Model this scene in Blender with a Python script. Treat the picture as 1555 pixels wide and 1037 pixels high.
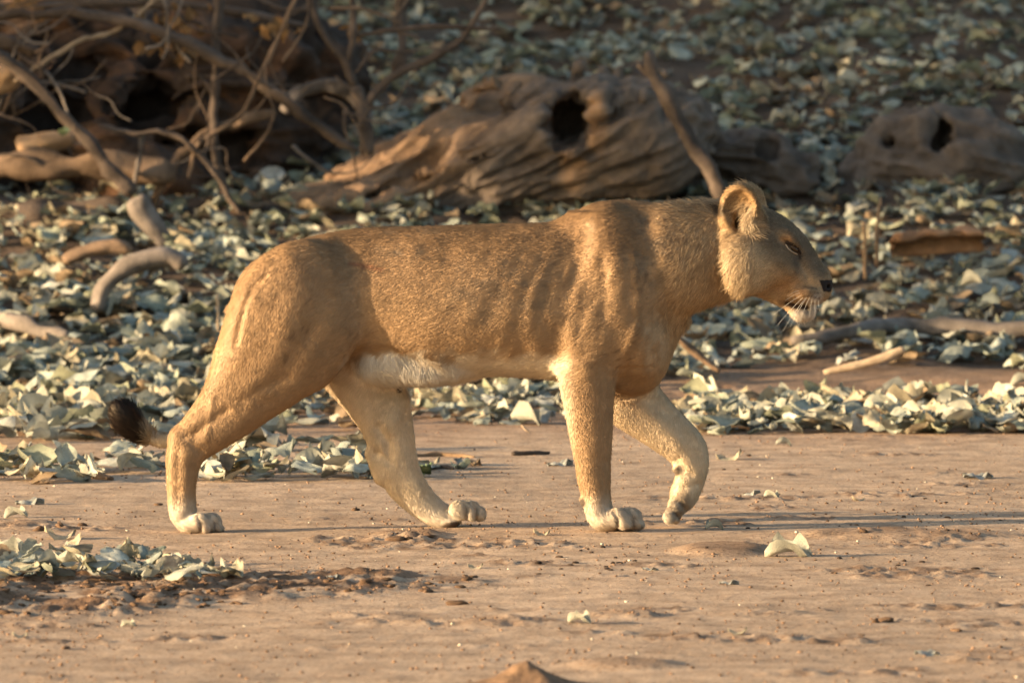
import bpy, math, random, os
import numpy as np
from mathutils import Vector, Matrix

for o in list(bpy.data.objects):
    bpy.data.objects.remove(o, do_unlink=True)
SC = bpy.context.scene
COL = SC.collection
R = math.radians

# ------------------------------------------------------------------ camera
FPX, W0, H0 = 12500.0, 1555.0, 1037.0      # focal length in photo pixels, photo size
DCAM, HCAM = 23.5, 1.65                    # distance to the animal, camera height
HOR = 805.0 - FPX * HCAM / DCAM            # horizon row of the photo
PITCH = math.atan((H0 / 2 - HOR) / FPX)
S = FPX / DCAM                             # photo pixels per metre at the animal
cam = bpy.data.cameras.new('camera')
cam.sensor_width = 36.0
cam.lens = 36.0 * FPX / W0
cam.clip_start, cam.clip_end = 0.5, 2000.0
cam.dof.use_dof = True
cam.dof.focus_distance = 23.4
cam.dof.aperture_fstop = 6.6
cam.dof.aperture_blades = 7
camo = bpy.data.objects.new('camera', cam)
COL.objects.link(camo)
camo.location = (0, -DCAM, HCAM)
camo.rotation_euler = (math.pi / 2 - PITCH, 0, 0)
SC.camera = camo
SC.cycles.use_denoising = True
SC.cycles.max_bounces = 6
SC.cycles.use_adaptive_sampling = False

# ------------------------------------------------------------------ sky and sun
SUN_EL, SUN_AZ = R(9.5), R(17.0)           # azimuth: from the left, swung towards the camera
TO_SUN = Vector((-math.cos(SUN_AZ) * math.cos(SUN_EL), -math.sin(SUN_AZ) * math.cos(SUN_EL), math.sin(SUN_EL)))
world = bpy.data.worlds.new('World')
SC.world = world
world.use_nodes = True
wn = world.node_tree
sky = wn.nodes.new('ShaderNodeTexSky')
sky.sky_type = 'NISHITA'
sky.sun_disc = False
sky.sun_elevation = SUN_EL
sky.sun_rotation = math.atan2(TO_SUN.x, TO_SUN.y)
sky.dust_density = 2.5
wn.nodes['Background'].inputs[1].default_value = 0.115
wn.links.new(sky.outputs[0], wn.nodes['Background'].inputs[0])
sl = bpy.data.lights.new('sun', 'SUN')
sl.energy = 5.0
sl.angle = R(0.6)
sl.color = (1.0, 0.74, 0.46)
so = bpy.data.objects.new('sun', sl)
COL.objects.link(so)
so.rotation_euler = TO_SUN.to_track_quat('Z', 'Y').to_euler()
SC.view_settings.view_transform = 'Standard'
SC.view_settings.look = 'None'
SC.view_settings.gamma = 1.0
SC.view_settings.exposure = 1.55

# ------------------------------------------------------------------ helpers
RNG = np.random.default_rng(11)
random.seed(5)

def ray(px, py):
    """photo pixel -> direction (y = 1)"""
    x = (px - W0 / 2) / FPX
    t = (py - H0 / 2) / FPX
    c, s = math.cos(PITCH), math.sin(PITCH)
    y, z = c - t * s, -s - t * c
    return x / y, z / y

def P(px, py, y):
    """photo pixel at the depth plane y -> world point"""
    rx, rz = ray(px, py)
    d = y + DCAM
    return Vector((rx * d, y, HCAM + rz * d))

def hash3(ix, iy, iz, seed):
    h = (ix.astype(np.uint32) * np.uint32(374761393) + iy.astype(np.uint32) * np.uint32(668265263)
         + iz.astype(np.uint32) * np.uint32(2147483647) + np.uint32(seed * 2654435 % 4294967295))
    h = (h ^ (h >> np.uint32(13))) * np.uint32(1274126177)
    h = h ^ (h >> np.uint32(16))
    h = (h ^ (h >> np.uint32(15))) * np.uint32(2246822519)
    return (h >> np.uint32(8)).astype(np.float32) / np.float32(1 << 24)

def noise3(x, y, z, seed=1):
    """value noise in -1..1"""
    x, y, z = np.broadcast_arrays(np.asarray(x, np.float32), np.asarray(y, np.float32), np.asarray(z, np.float32))
    xi, yi, zi = np.floor(x).astype(np.int64), np.floor(y).astype(np.int64), np.floor(z).astype(np.int64)
    fx, fy, fz = x - xi, y - yi, z - zi
    fx, fy, fz = [f * f * f * (f * (f * 6 - 15) + 10) for f in (fx, fy, fz)]
    r = 0
    for dx in (0, 1):
        wx = fx if dx else 1 - fx
        for dy in (0, 1):
            wy = fy if dy else 1 - fy
            for dz in (0, 1):
                wz = fz if dz else 1 - fz
                r = r + hash3(xi + dx, yi + dy, zi + dz, seed) * wx * wy * wz
    return r * 2 - 1

def fbm(x, y, z, oct=4, seed=1, gain=0.5):
    r, a = 0, 1.0
    for o in range(oct):
        r = r + a * noise3(x * 2.03 ** o + 17 * o, y * 2.03 ** o + 5 * o, z * 2.03 ** o, seed + o)
        a *= gain
    return r

def sstep(a, b, x):
    t = np.clip((np.asarray(x, np.float32) - a) / (b - a), 0, 1)
    return t * t * (3 - 2 * t)

def mesh_arrays(name, V, Q, smooth=True):
    """verts (n,3), faces (m,k) with k = 3 or 4"""
    me = bpy.data.meshes.new(name)
    V = np.asarray(V, np.float32)
    Q = np.asarray(Q, np.int32)
    k = Q.shape[1]
    me.vertices.add(len(V))
    me.vertices.foreach_set('co', V.ravel())
    me.loops.add(Q.size)
    me.loops.foreach_set('vertex_index', Q.ravel())
    me.polygons.add(len(Q))
    me.polygons.foreach_set('loop_start', np.arange(0, Q.size, k, dtype=np.int32))
    me.polygons.foreach_set('use_smooth', np.full(len(Q), smooth))
    me.update(calc_edges=True)
    return me

def set_color(me, C, name='tint'):
    a = me.color_attributes.new(name, 'FLOAT_COLOR', 'POINT')
    C4 = np.ones((len(C), 4), np.float32)
    C4[:, :3] = C
    a.data.foreach_set('color', C4.ravel())

def obj(name, me, mat=None, parent=None, label=None, cat=None, group=None, kind=None):
    o = bpy.data.objects.new(name, me)
    COL.objects.link(o)
    if mat is not None and me is not None and len(me.materials) == 0:
        me.materials.append(mat)
    if parent is not None:
        o.parent = parent
    for k, v in (('label', label), ('category', cat), ('group', group), ('kind', kind)):
        if v:
            o[k] = v
    return o

def vnormals(V, Q):
    a = V[Q[:, 2]] - V[Q[:, 0]]
    b = V[Q[:, -1]] - V[Q[:, 1]]
    n = np.cross(a, b)
    N = np.zeros_like(V)
    for c in range(3):
        for j in range(Q.shape[1]):
            N[:, c] += np.bincount(Q[:, j], n[:, c], len(V))
    N /= np.linalg.norm(N, axis=1, keepdims=True) + 1e-9
    return N

def laplace(V, Q, it, lam=0.5):
    E = np.concatenate([Q[:, [j, (j + 1) % Q.shape[1]]] for j in range(Q.shape[1])])
    E = np.concatenate([E, E[:, ::-1]])
    cnt = np.bincount(E[:, 0], minlength=len(V)).astype(np.float32)
    for i in range(it):
        for l in (lam, -lam * 1.04):           # Taubin: smooth without shrinking
            A = np.stack([np.bincount(E[:, 0], V[E[:, 1], c], len(V)) for c in range(3)], 1) / cnt[:, None]
            V = V + l * (A - V)
    return V

def spline(p, sub=6):
    p = np.array(p, np.float64)
    p = np.concatenate([2 * p[:1] - p[1:2], p, 2 * p[-1:] - p[-2:-1]])
    out = []
    for i in range(1, len(p) - 2):
        for j in range(sub):
            t = j / sub
            out.append(0.5 * (2 * p[i] + (p[i + 1] - p[i - 1]) * t + (2 * p[i - 1] - 5 * p[i] + 4 * p[i + 1] - p[i + 2]) * t * t + (3 * p[i] - p[i - 1] - 3 * p[i + 1] + p[i + 2]) * t ** 3))
    out.append(p[-2])
    return np.array(out)

class Field:
    """signed distance field on a grid, unions of tapered oval limbs, meshed by surface nets"""
    def __init__(s, lo, hi, h):
        s.lo, s.h = np.array(lo, np.float32), h
        s.n = np.ceil((np.array(hi) - s.lo) / h).astype(int)
        s.F = np.full(s.n, 1e3, np.float32)
    def box(s, lo, hi):
        a = np.clip(np.floor((np.array(lo) - s.lo) / s.h).astype(int), 0, s.n)
        b = np.clip(np.ceil((np.array(hi) - s.lo) / s.h).astype(int) + 1, 0, s.n)
        sl = tuple(slice(i, j) for i, j in zip(a, b))
        g = [(np.arange(i, j, dtype=np.float32) * s.h + l).astype(np.float32) for i, j, l in zip(a, b, s.lo)]
        return sl, g[0][:, None, None], g[1][None, :, None], g[2][None, None, :]
    def mix(s, sl, d, k, cut=False):
        A = s.F[sl]
        if cut:
            d = -d
            h = np.maximum(k - np.abs(A - d), 0) / k
            s.F[sl] = np.maximum(A, d) + h * h * k * 0.25
        else:
            h = np.maximum(k - np.abs(A - d), 0) / k
            s.F[sl] = np.minimum(A, d) - h * h * k * 0.25
    def seg(s, a, b, ra, rb, ka=1.0, kb=1.0, k=10, cut=False):
        """oval cone from a to b; ka, kb = second-axis width / radius"""
        a, b = np.array(a, np.float32), np.array(b, np.float32)
        rr = max(ra, rb, ra * ka, rb * kb) + k * 1.2 + 3 * s.h
        sl, X, Y, Z = s.box(np.minimum(a, b) - rr, np.maximum(a, b) + rr)
        d = b - a
        L = float(d @ d) + 1e-6
        t = np.clip(((X - a[0]) * d[0] + (Y - a[1]) * d[1] + (Z - a[2]) * d[2]) / L, 0, 1)
        r = ra + (rb - ra) * t
        q = ka + (kb - ka) * t
        D = np.sqrt((X - a[0] - t * d[0]) ** 2 + (Z - a[2] - t * d[2]) ** 2 + ((Y - a[1] - t * d[1]) / q) ** 2) - r
        D *= np.minimum(1, q)
        s.mix(sl, D, k, cut)
    def chain(s, pts, k=10, sub=4):
        """pts rows (x, y, z, r, q), Catmull-Rom interpolated"""
        p = np.array(pts, np.float32)
        p = np.concatenate([2 * p[:1] - p[1:2], p, 2 * p[-1:] - p[-2:-1]])
        out = []
        for i in range(1, len(p) - 2):
            for j in range(sub):
                t = j / sub
                out.append(0.5 * (2 * p[i] + (p[i + 1] - p[i - 1]) * t + (2 * p[i - 1] - 5 * p[i] + 4 * p[i + 1] - p[i + 2]) * t * t
                                  + (3 * p[i] - p[i - 1] - 3 * p[i + 1] + p[i + 2]) * t ** 3))
        out.append(p[-2])
        q = Field.__new__(Field)               # own layer first so that its joints do not swell
        rr = float(max(p[:, 3].max(), (p[:, 3] * p[:, 4]).max())) + k * 1.2 + 3 * s.h
        sl, X, Y, Z = s.box(p[1:-1, :3].min(0) - rr, p[1:-1, :3].max(0) + rr)
        q.lo, q.h = np.array([X.flat[0], Y.flat[0], Z.flat[0]], np.float32), s.h
        q.n = np.array([X.size, Y.size, Z.size])
        q.F = np.full(q.n, 1e3, np.float32)
        for a, b in zip(out[:-1], out[1:]):
            q.seg(a[:3], b[:3], a[3], b[3], a[4], b[4], k=2.0 * s.h)
        s.mix(sl, q.F, k)
    def ell(s, c, r, k=10, rot=0.0, cut=False, roty=0.0):
        """ellipsoid; rot turns it in the x-z plane, roty in the x-y plane"""
        rr = max(r) + k * 1.2 + 3 * s.h
        c = np.array(c, np.float32)
        sl, X, Y, Z = s.box(c - rr, c + rr)
        X, Y, Z = X - c[0], Y - c[1], Z - c[2]
        co, si = math.cos(rot), math.sin(rot)
        X, Z = X * co + Z * si, -X * si + Z * co
        co, si = math.cos(roty), math.sin(roty)
        X, Y = X * co + Y * si, -X * si + Y * co
        q = np.sqrt((X / r[0]) ** 2 + (Y / r[1]) ** 2 + (Z / r[2]) ** 2)
        g = np.sqrt((X / r[0] ** 2) ** 2 + (Y / r[1] ** 2) ** 2 + (Z / r[2] ** 2) ** 2) + 1e-6
        s.mix(sl, (q * (q - 1) / g).astype(np.float32), k, cut)
    def mesh(s):
        F = s.F
        I = F < 0
        c = np.zeros(s.n - 1, np.int8)
        for dx in (0, 1):
            for dy in (0, 1):
                for dz in (0, 1):
                    c += I[dx:s.n[0] - 1 + dx, dy:s.n[1] - 1 + dy, dz:s.n[2] - 1 + dz]
        m = (c > 0) & (c < 8)
        ijk = np.argwhere(m)
        vid = np.full(s.n - 1, -1, np.int32)
        vid[m] = np.arange(len(ijk))
        cor = [(dx, dy, dz) for dx in (0, 1) for dy in (0, 1) for dz in (0, 1)]
        val = [F[ijk[:, 0] + a, ijk[:, 1] + b, ijk[:, 2] + d] for a, b, d in cor]
        pos = np.zeros((len(ijk), 3), np.float32)
        cnt = np.zeros(len(ijk), np.float32)
        for p in range(8):
            for q in range(p + 1, 8):
                if sum(abs(cor[p][t] - cor[q][t]) for t in range(3)) == 1:
                    x = (val[p] < 0) != (val[q] < 0)
                    t = np.where(x, val[p] / np.where(x, val[p] - val[q], 1), 0)
                    A = np.array(cor[p], np.float32) + t[:, None] * (np.array(cor[q]) - np.array(cor[p]))
                    pos += np.where(x[:, None], A, 0)
                    cnt += x
        V = (ijk + pos / cnt[:, None]) * s.h + s.lo
        Q = []
        for ax in range(3):
            b, d = (ax + 1) % 3, (ax + 2) % 3
            lo = [slice(None)] * 3
            hi = [slice(None)] * 3
            lo[ax], hi[ax] = slice(0, -1), slice(1, None)
            for t in (b, d):
                lo[t] = hi[t] = slice(1, -1)
            x = I[tuple(lo)] != I[tuple(hi)]
            e = np.argwhere(x)
            inside = I[tuple(lo)][x]
            e[:, b] += 1
            e[:, d] += 1
            def at(ob, od):
                f = e.copy()
                f[:, b] += ob
                f[:, d] += od
                return vid[f[:, 0], f[:, 1], f[:, 2]]
            q = np.stack([at(-1, -1), at(0, -1), at(0, 0), at(-1, 0)], 1)
            q[~inside] = q[~inside][:, ::-1]
            Q.append(q)
        return V.astype(np.float32), np.concatenate(Q)

# ------------------------------------------------------------------ materials
def new_mat(name):
    m = bpy.data.materials.new(name)
    m.use_nodes = True
    return m, m.node_tree, m.node_tree.nodes['Principled BSDF']

def nd(nt, t, **kw):
    n = nt.nodes.new(t)
    for k, v in kw.items():
        if k.startswith('i_'):
            n.inputs[k[2:]].default_value = v
        else:
            setattr(n, k, v)
    return n

def tint_mat(name, rough=0.85, noise=None, amount=0.35, bump=0.0, spec=0.2, detail=6, stretch=(1, 1, 1), trans=0.0, attr='tint', bdist=0.01):
    """colour from a vertex attribute, broken up by procedural noise"""
    m, nt, bs = new_mat(name)
    at = nd(nt, 'ShaderNodeAttribute', attribute_name=attr)
    col = at.outputs['Color']
    if noise:
        tc = nd(nt, 'ShaderNodeTexCoord')
        mp = nd(nt, 'ShaderNodeMapping')
        mp.inputs['Scale'].default_value = stretch
        nt.links.new(tc.outputs['Object'], mp.inputs[0])
        nz = nd(nt, 'ShaderNodeTexNoise', i_Scale=noise, i_Detail=detail, i_Roughness=0.65)
        nt.links.new(mp.outputs[0], nz.inputs['Vector'])
        mr = nd(nt, 'ShaderNodeMapRange')
        mr.inputs[1].default_value, mr.inputs[2].default_value = 0.25, 0.75
        mr.inputs[3].default_value, mr.inputs[4].default_value = 1 - amount, 1 + amount
        nt.links.new(nz.outputs[0], mr.inputs[0])
        mu = nd(nt, 'ShaderNodeMix', data_type='RGBA', blend_type='MULTIPLY')
        mu.inputs[0].default_value = 1.0
        nt.links.new(col, mu.inputs[6])
        nt.links.new(mr.outputs[0], mu.inputs[7])
        col = mu.outputs[2]
        if bump:
            bp = nd(nt, 'ShaderNodeBump', i_Strength=bump, i_Distance=bdist)
            nt.links.new(nz.outputs[0], bp.inputs['Height'])
            nt.links.new(bp.outputs[0], bs.inputs['Normal'])
    nt.links.new(col, bs.inputs['Base Color'])
    bs.inputs['Roughness'].default_value = rough
    bs.inputs['Specular IOR Level'].default_value = spec
    if trans:
        tr = nd(nt, 'ShaderNodeBsdfTranslucent')
        nt.links.new(col, tr.inputs[0])
        mx = nd(nt, 'ShaderNodeMixShader')
        mx.inputs[0].default_value = trans
        nt.links.new(bs.outputs[0], mx.inputs[1])
        nt.links.new(tr.outputs[0], mx.inputs[2])
        nt.links.new(mx.outputs[0], nt.nodes['Material Output'].inputs[0])
    return m

def plain_mat(name, c, rough=0.6, spec=0.4):
    m, nt, bs = new_mat(name)
    nz = nd(nt, 'ShaderNodeTexNoise', i_Scale=60.0, i_Detail=4.0)
    rp = nd(nt, 'ShaderNodeMix', data_type='RGBA')
    rp.inputs[6].default_value = (*[x * 0.7 for x in c], 1)
    rp.inputs[7].default_value = (*[min(1, x * 1.3) for x in c], 1)
    nt.links.new(nz.outputs[0], rp.inputs[0])
    nt.links.new(rp.outputs[2], bs.inputs['Base Color'])
    bs.inputs['Roughness'].default_value = rough
    bs.inputs['Specular IOR Level'].default_value = spec
    return m
# ------------------------------------------------------------------ ground
def to_px(x, y, z=0.0):
    d = y + DCAM
    return W0 / 2 + FPX * x / d, HOR + FPX * (HCAM - z) / d

def blob(px, py, cx, cy, rx, ry):
    """soft oval in photo coordinates (only used to lay things out on the ground)"""
    q = np.sqrt(((px - cx) / rx) ** 2 + ((py - cy) / ry) ** 2)
    return 1 - sstep(0.55, 1.15, q)

def bank(y):
    y = np.asarray(y, np.float64)
    a = 0.133 * np.logaddexp(0, (y - 7.8) * 1.6) / 1.6
    return a - 0.133 * np.logaddexp(0, (y - 27.0) * 0.6) / 0.6

def clod_mask(px, py):
    m = blob(px, py, 60, 908, 260, 38) + blob(px, py, 330, 893, 300, 26) + 0.7 * blob(px, py, 600, 885, 160, 14)
    m = m + 0.55 * blob(px, py, 620, 815, 60, 9) + 0.5 * blob(px, py, 760, 950, 200, 7) + 0.35 * blob(px, py, 590, 938, 100, 6)
    m = m + 0.5 * blob(px, py, 40, 800, 60, 8) + 0.3 * blob(px, py, 1380, 815, 260, 9) + 0.45 * blob(px, py, 950, 938, 70, 5)
    m = m + 0.35 * blob(px, py, 1150, 934, 90, 5) + 0.35 * blob(px, py, 1520, 1000, 80, 14)
    return np.clip(m, 0, 1)

def mound_h(px, py):
    return 0.018 * blob(px, py, 1098, 838, 80, 10) + 0.014 * blob(px, py, 1370, 815, 170, 8) + 0.012 * blob(px, py, 950, 1012, 90, 9)

def ground_h(x, y):
    x, y = np.asarray(x, np.float64), np.asarray(y, np.float64)
    px, py = to_px(x, y)
    h = bank(y) + 0.02 * noise3(x * 0.5, y * 0.35, 0, 3) * sstep(2, 6, np.abs(y))
    h = h + 0.10 * sstep(9, 14, y) * fbm(x * 0.45, y * 0.4, 1, 3, 8)
    h = h + 0.030 * sstep(5, 9, y) * fbm(x * 1.6, y * 1.6, 1, 3, 9)
    near = 1 - sstep(8, 14, y)
    h = h + near * (0.0016 * fbm(x * 2.5, y * 1.8, 0, 3, 21) + 0.0011 * fbm(x * 13, y * 9, 0, 2, 25) + 0.0016 * np.abs(noise3(x * 34, y * 22, 0, 27)))
    cm = clod_mask(px, py)
    cl = np.abs(noise3(x * 22, y * 14, 0, 31)) + 0.6 * np.abs(noise3(x * 47, y * 30, 0, 33))
    h = h + near * cm * (0.006 + 0.034 * (1.1 - cl) * (0.55 + 0.45 * noise3(x * 6, y * 4, 3, 35)))
    lines = sstep(0.48, 0.75, fbm(x * 2.6, y * 4.5, 5, 4, 41)) * sstep(-0.1, 0.35, noise3(x * 0.9, y * 0.9, 2, 44))
    h = h + near * lines * 0.010 * np.clip(noise3(x * 36, y * 22, 0, 43) + 0.5 * noise3(x * 70, y * 40, 0, 45), 0, 1)
    h = h + mound_h(px, py)
    return h

def gz(x, y):
    return float(ground_h(np.array([x]), np.array([y]))[0])

def G(px, py):
    """photo pixel -> point on the ground"""
    rx, rz = ray(px, py)
    d = 14.0
    while d < 70:
        if HCAM + rz * d <= gz(rx * d, d - DCAM):
            break
        d += 0.15
    lo, hi = d - 0.15, d
    for i in range(12):
        m = (lo + hi) / 2
        if HCAM + rz * m <= gz(rx * m, m - DCAM):
            hi = m
        else:
            lo = m
    d = (lo + hi) / 2
    return Vector((rx * d, d - DCAM, gz(rx * d, d - DCAM)))

def lines_1d(lo, hi, step, far, grow):
    a = list(np.arange(lo, hi, step))
    s, b = step, [a[-1]]
    while b[-1] < far:
        s *= grow
        b.append(b[-1] + s)
    s, c = step, [a[0]]
    while c[-1] > -far:
        s *= grow
        c.append(c[-1] - s)
    return np.array(c[:0:-1] + a + b[1:])

gx = lines_1d(-1.85, 1.85, 0.0135, 320, 1.14)
ys = list(np.arange(-5.8, 7.5, 0.03))
while ys[-1] < 24:
    ys.append(ys[-1] + 0.03 + 0.006 * (ys[-1] - 7.4))
st = 0.14
while ys[-1] < 420:
    st *= 1.12
    ys.append(ys[-1] + st)
st, yb = 0.03, [-5.8]
while yb[-1] > -200:
    st *= 1.2
    yb.append(yb[-1] - st)
gy = np.array(yb[:0:-1] + ys)
GX, GY = np.meshgrid(gx, gy, indexing='ij')
GZ = ground_h(GX, GY)
nxg, nyg = GX.shape
ii = np.arange(nxg * nyg).reshape(nxg, nyg)
gq = np.stack([ii[:-1, :-1], ii[1:, :-1], ii[1:, 1:], ii[:-1, 1:]], -1).reshape(-1, 4)
gv = np.stack([GX, GY, GZ], -1).reshape(-1, 3)
me = mesh_arrays('ground', gv, gq)
gpx, gpy = to_px(gv[:, 0], gv[:, 1])
sand = np.array([0.465, 0.345, 0.236])
clod = np.array([0.20, 0.125, 0.075])
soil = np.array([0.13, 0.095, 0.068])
redd = np.array([0.31, 0.19, 0.115])
m1 = np.clip(clod_mask(gpx, gpy) * 1.1 * sstep(-0.5, 0.2, fbm(gv[:, 0] * 14, gv[:, 1] * 9, 0, 3, 51)), 0, 1)[:, None]
m1 = np.maximum(m1, 0.8 * np.clip(mound_h(gpx, gpy) / 0.02, 0, 1)[:, None])
ln = sstep(0.48, 0.75, fbm(gv[:, 0] * 2.6, gv[:, 1] * 4.5, 5, 4, 41)) * sstep(-0.1, 0.35, noise3(gv[:, 0] * 0.9, gv[:, 1] * 0.9, 2, 44))
m1 = np.maximum(m1, 0.75 * (ln * sstep(-0.3, 0.4, noise3(gv[:, 0] * 30, gv[:, 1] * 14, 0, 47)))[:, None])
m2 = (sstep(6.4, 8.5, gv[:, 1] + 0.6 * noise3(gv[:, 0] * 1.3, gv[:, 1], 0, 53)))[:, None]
m3 = (sstep(3.6, 5.5, gv[:, 1] + 0.5 * noise3(gv[:, 0] * 2.3, gv[:, 1], 0, 57)) * 0.65)[:, None]
C = sand * (1 + 0.10 * fbm(gv[:, 0] * 1.2, gv[:, 1] * 0.5, 0, 3, 55))[:, None]
C = C * (1 - m3) + redd * m3
C = C * (1 - m1) + clod * m1
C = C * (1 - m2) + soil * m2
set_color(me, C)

def ground_mat():
    m, nt, bs = new_mat('dry_earth')
    at = nd(nt, 'ShaderNodeAttribute', attribute_name='tint')
    tc = nd(nt, 'ShaderNodeTexCoord')
    def noise(scale, detail, rough=0.6):
        n = nd(nt, 'ShaderNodeTexNoise', i_Scale=scale, i_Detail=detail, i_Roughness=rough)
        nt.links.new(tc.outputs['Object'], n.inputs['Vector'])
        return n
    n1, n2 = noise(7.0, 6), noise(90.0, 4, 0.7)
    cr = nd(nt, 'ShaderNodeValToRGB')
    cr.color_ramp.elements[0].position, cr.color_ramp.elements[0].color = 0.30, (0.62, 0.58, 0.55, 1)
    cr.color_ramp.elements[1].position, cr.color_ramp.elements[1].color = 0.60, (1.08, 1.06, 1.05, 1)
    nt.links.new(n1.outputs[0], cr.inputs[0])
    c2 = nd(nt, 'ShaderNodeValToRGB')
    c2.color_ramp.elements[0].position, c2.color_ramp.elements[0].color = 0.35, (0.36, 0.29, 0.25, 1)
    c2.color_ramp.elements[1].position, c2.color_ramp.elements[1].color = 0.47, (1.03, 1.03, 1.03, 1)
    nt.links.new(n2.outputs[0], c2.inputs[0])
    prev = at.outputs['Color']
    for c in (cr, c2):
        mu = nd(nt, 'ShaderNodeMix', data_type='RGBA', blend_type='MULTIPLY')
        mu.inputs[0].default_value = 1.0
        nt.links.new(prev, mu.inputs[6])
        nt.links.new(c.outputs[0], mu.inputs[7])
        prev = mu.outputs[2]
    nt.links.new(prev, bs.inputs['Base Color'])
    n3 = noise(45.0, 8, 0.7)
    bp = nd(nt, 'ShaderNodeBump', i_Strength=0.7, i_Distance=0.010)
    nt.links.new(n3.outputs[0], bp.inputs['Height'])
    nt.links.new(bp.outputs[0], bs.inputs['Normal'])
    bs.inputs['Roughness'].default_value = 0.95
    bs.inputs['Specular IOR Level'].default_value = 0.1
    return m
def gz(x, y):
    i = min(max(int(np.searchsorted(gx, x)) - 1, 0), nxg - 2)
    j = min(max(int(np.searchsorted(gy, y)) - 1, 0), nyg - 2)
    a, b = (x - gx[i]) / (gx[i + 1] - gx[i]), (y - gy[j]) / (gy[j + 1] - gy[j])
    return float((GZ[i, j] * (1 - a) + GZ[i + 1, j] * a) * (1 - b) + (GZ[i, j + 1] * (1 - a) + GZ[i + 1, j + 1] * a) * b)
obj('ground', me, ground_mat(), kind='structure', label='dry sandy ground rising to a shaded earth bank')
# ------------------------------------------------------------------ lioness: one continuous body
# laid out in photo pixels: u right, v down, w away from the camera; S pixels = 1 m
TILT = HCAM / DCAM
def pt(u, v, w, r=None, q=None):
    p = [u, w, v + TILT * w]
    return p if r is None else p + [r, q]

VOX = 2.2
fl = Field((150, -150, 262), (1275, 135, 822), VOX)

# trunk: top line, belly line and half width along the body
TR = np.array([
    (362, 452, 486, 20), (376, 424, 520, 42), (397, 402, 545, 60), (422, 382, 556, 70), (470, 359, 552, 76), (530, 348, 540, 73), (565, 345, 548, 75), (600, 344, 560, 82),
    (650, 343, 573, 92), (700, 342, 573, 97), (760, 340, 571, 99), (820, 338, 574, 96), (870, 333, 582, 90),
    (910, 326, 590, 82), (950, 326, 594, 72), (985, 340, 585, 58), (1006, 362, 560, 46), (1020, 400, 530, 34)], np.float32)
def trunk():
    sl, X, Y, Z = fl.box((340, -125, 320), (1045, 125, 620))
    x = X.ravel()
    def ip(c):
        # smooth interpolation of the stations
        f = np.linspace(TR[0, 0], TR[-1, 0], 400)
        g = np.interp(f, TR[:, 0], TR[:, c])
        k = np.hanning(25)
        g2 = np.convolve(np.pad(g, 12, mode='edge'), k / k.sum(), 'valid')
        return np.interp(x, f, g2)[:, None, None].astype(np.float32)
    top, bot, wid = ip(1), ip(2), ip(3)
    c, h = (top + bot) / 2, (bot - top) / 2
    out = np.maximum(np.maximum(TR[0, 0] - X, X - TR[-1, 0]), 0)
    zz = (Z - TILT * Y - c) / h
    # widest a little below the middle, narrower along the spine
    wz = wid * (1.0 + 0.10 * np.clip(zz, -1, 1) - 0.10 * np.clip(zz, -1, 1) ** 2)
    n = 2.25
    q = (np.abs(zz) ** n + np.abs(Y / wz) ** n) ** (1 / n)
    D = (q - 1) * np.minimum(h, wid) + out
    fl.mix(sl, D.astype(np.float32), 6)
trunk()

# neck
fl.chain([pt(960, 405, -4, 90, 0.80), pt(1005, 397, -12, 85, 0.80), pt(1045, 388, -13, 78, 0.78), pt(1085, 381, -13, 71, 0.74), pt(1120, 378, -14, 62, 0.88)], k=30)
fl.ell(pt(925, 345, 0), (62, 52, 36), k=34)                                  # withers
# near shoulder blade and upper arm, far ones too
for sgn in (-1, 1):
    fl.chain([pt(925, 345, 46 * sgn, 26, 0.8), pt(936, 400, 60 * sgn, 44, 0.70), pt(948, 455, 63 * sgn, 46, 0.70), pt(955, 500, 60 * sgn, 44, 0.75)], k=22)
    fl.ell(pt(908, 480, 65 * sgn), (48, 29, 62), k=18, rot=0.25)             # triceps
    fl.ell(pt(972, 522, 42 * sgn), (34, 34, 50), k=24, rot=-0.2)             # point of shoulder
fl.ell(pt(983, 535, 0), (30, 40, 48), k=26)                                  # breast
fl.ell(pt(955, 566, 16), (34, 38, 26), k=24)

# near fore leg
fl.chain([pt(905, 510, -60, 48, 0.70), pt(893, 550, -58, 44, 0.70), pt(893, 600, -56, 38, 0.70), pt(897, 660, -52, 31.5, 0.74), pt(900, 700, -50, 26, 0.80),
          pt(902, 730, -48, 23.5, 0.86), pt(905, 752, -48, 20.5, 0.95), pt(908, 772, -48, 20, 1.15), pt(912, 786, -48, 18, 1.35)], k=14)
def paw(u, v, w, right, tip=0.0, s=1.0, k=6):
    """pad and four toes in front of the wrist; right = forward offset"""
    fl.ell(pt(u + 10 * s, v - 14 * s, w), (24 * s, 25 * s, 15 * s), k=9, rot=tip)
    for dw, du, r in ((-20, 21, 11.0), (-7.5, 36, 12.0), (6.5, 41, 12.0), (19, 30, 11.0)):
        a = (u + du * s, v - 18 * s)
        fl.seg(pt(u + 2 * s, v - 17 * s, w + dw * 0.8 * s), pt(a[0] - 4 * s, a[1] - 2 * s, w + dw * s), 10 * s, 13 * s, 0.8, 0.8, k=4)
        fl.ell(pt(a[0], a[1] - 0.5 * s, w + dw * s), (14 * s, r * 0.80 * s, 15.5 * s), k=3)
        fl.ell(pt(a[0] + 7 * s, a[1] + 8 * s, w + dw * s), (10.5 * s, r * 0.74 * s, 9 * s), k=3)
paw(916, 807, -48, 1, s=1.08)
fl.ell(pt(884, 762, -48), (5, 9, 9), k=5)                                     # dew pad

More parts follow.
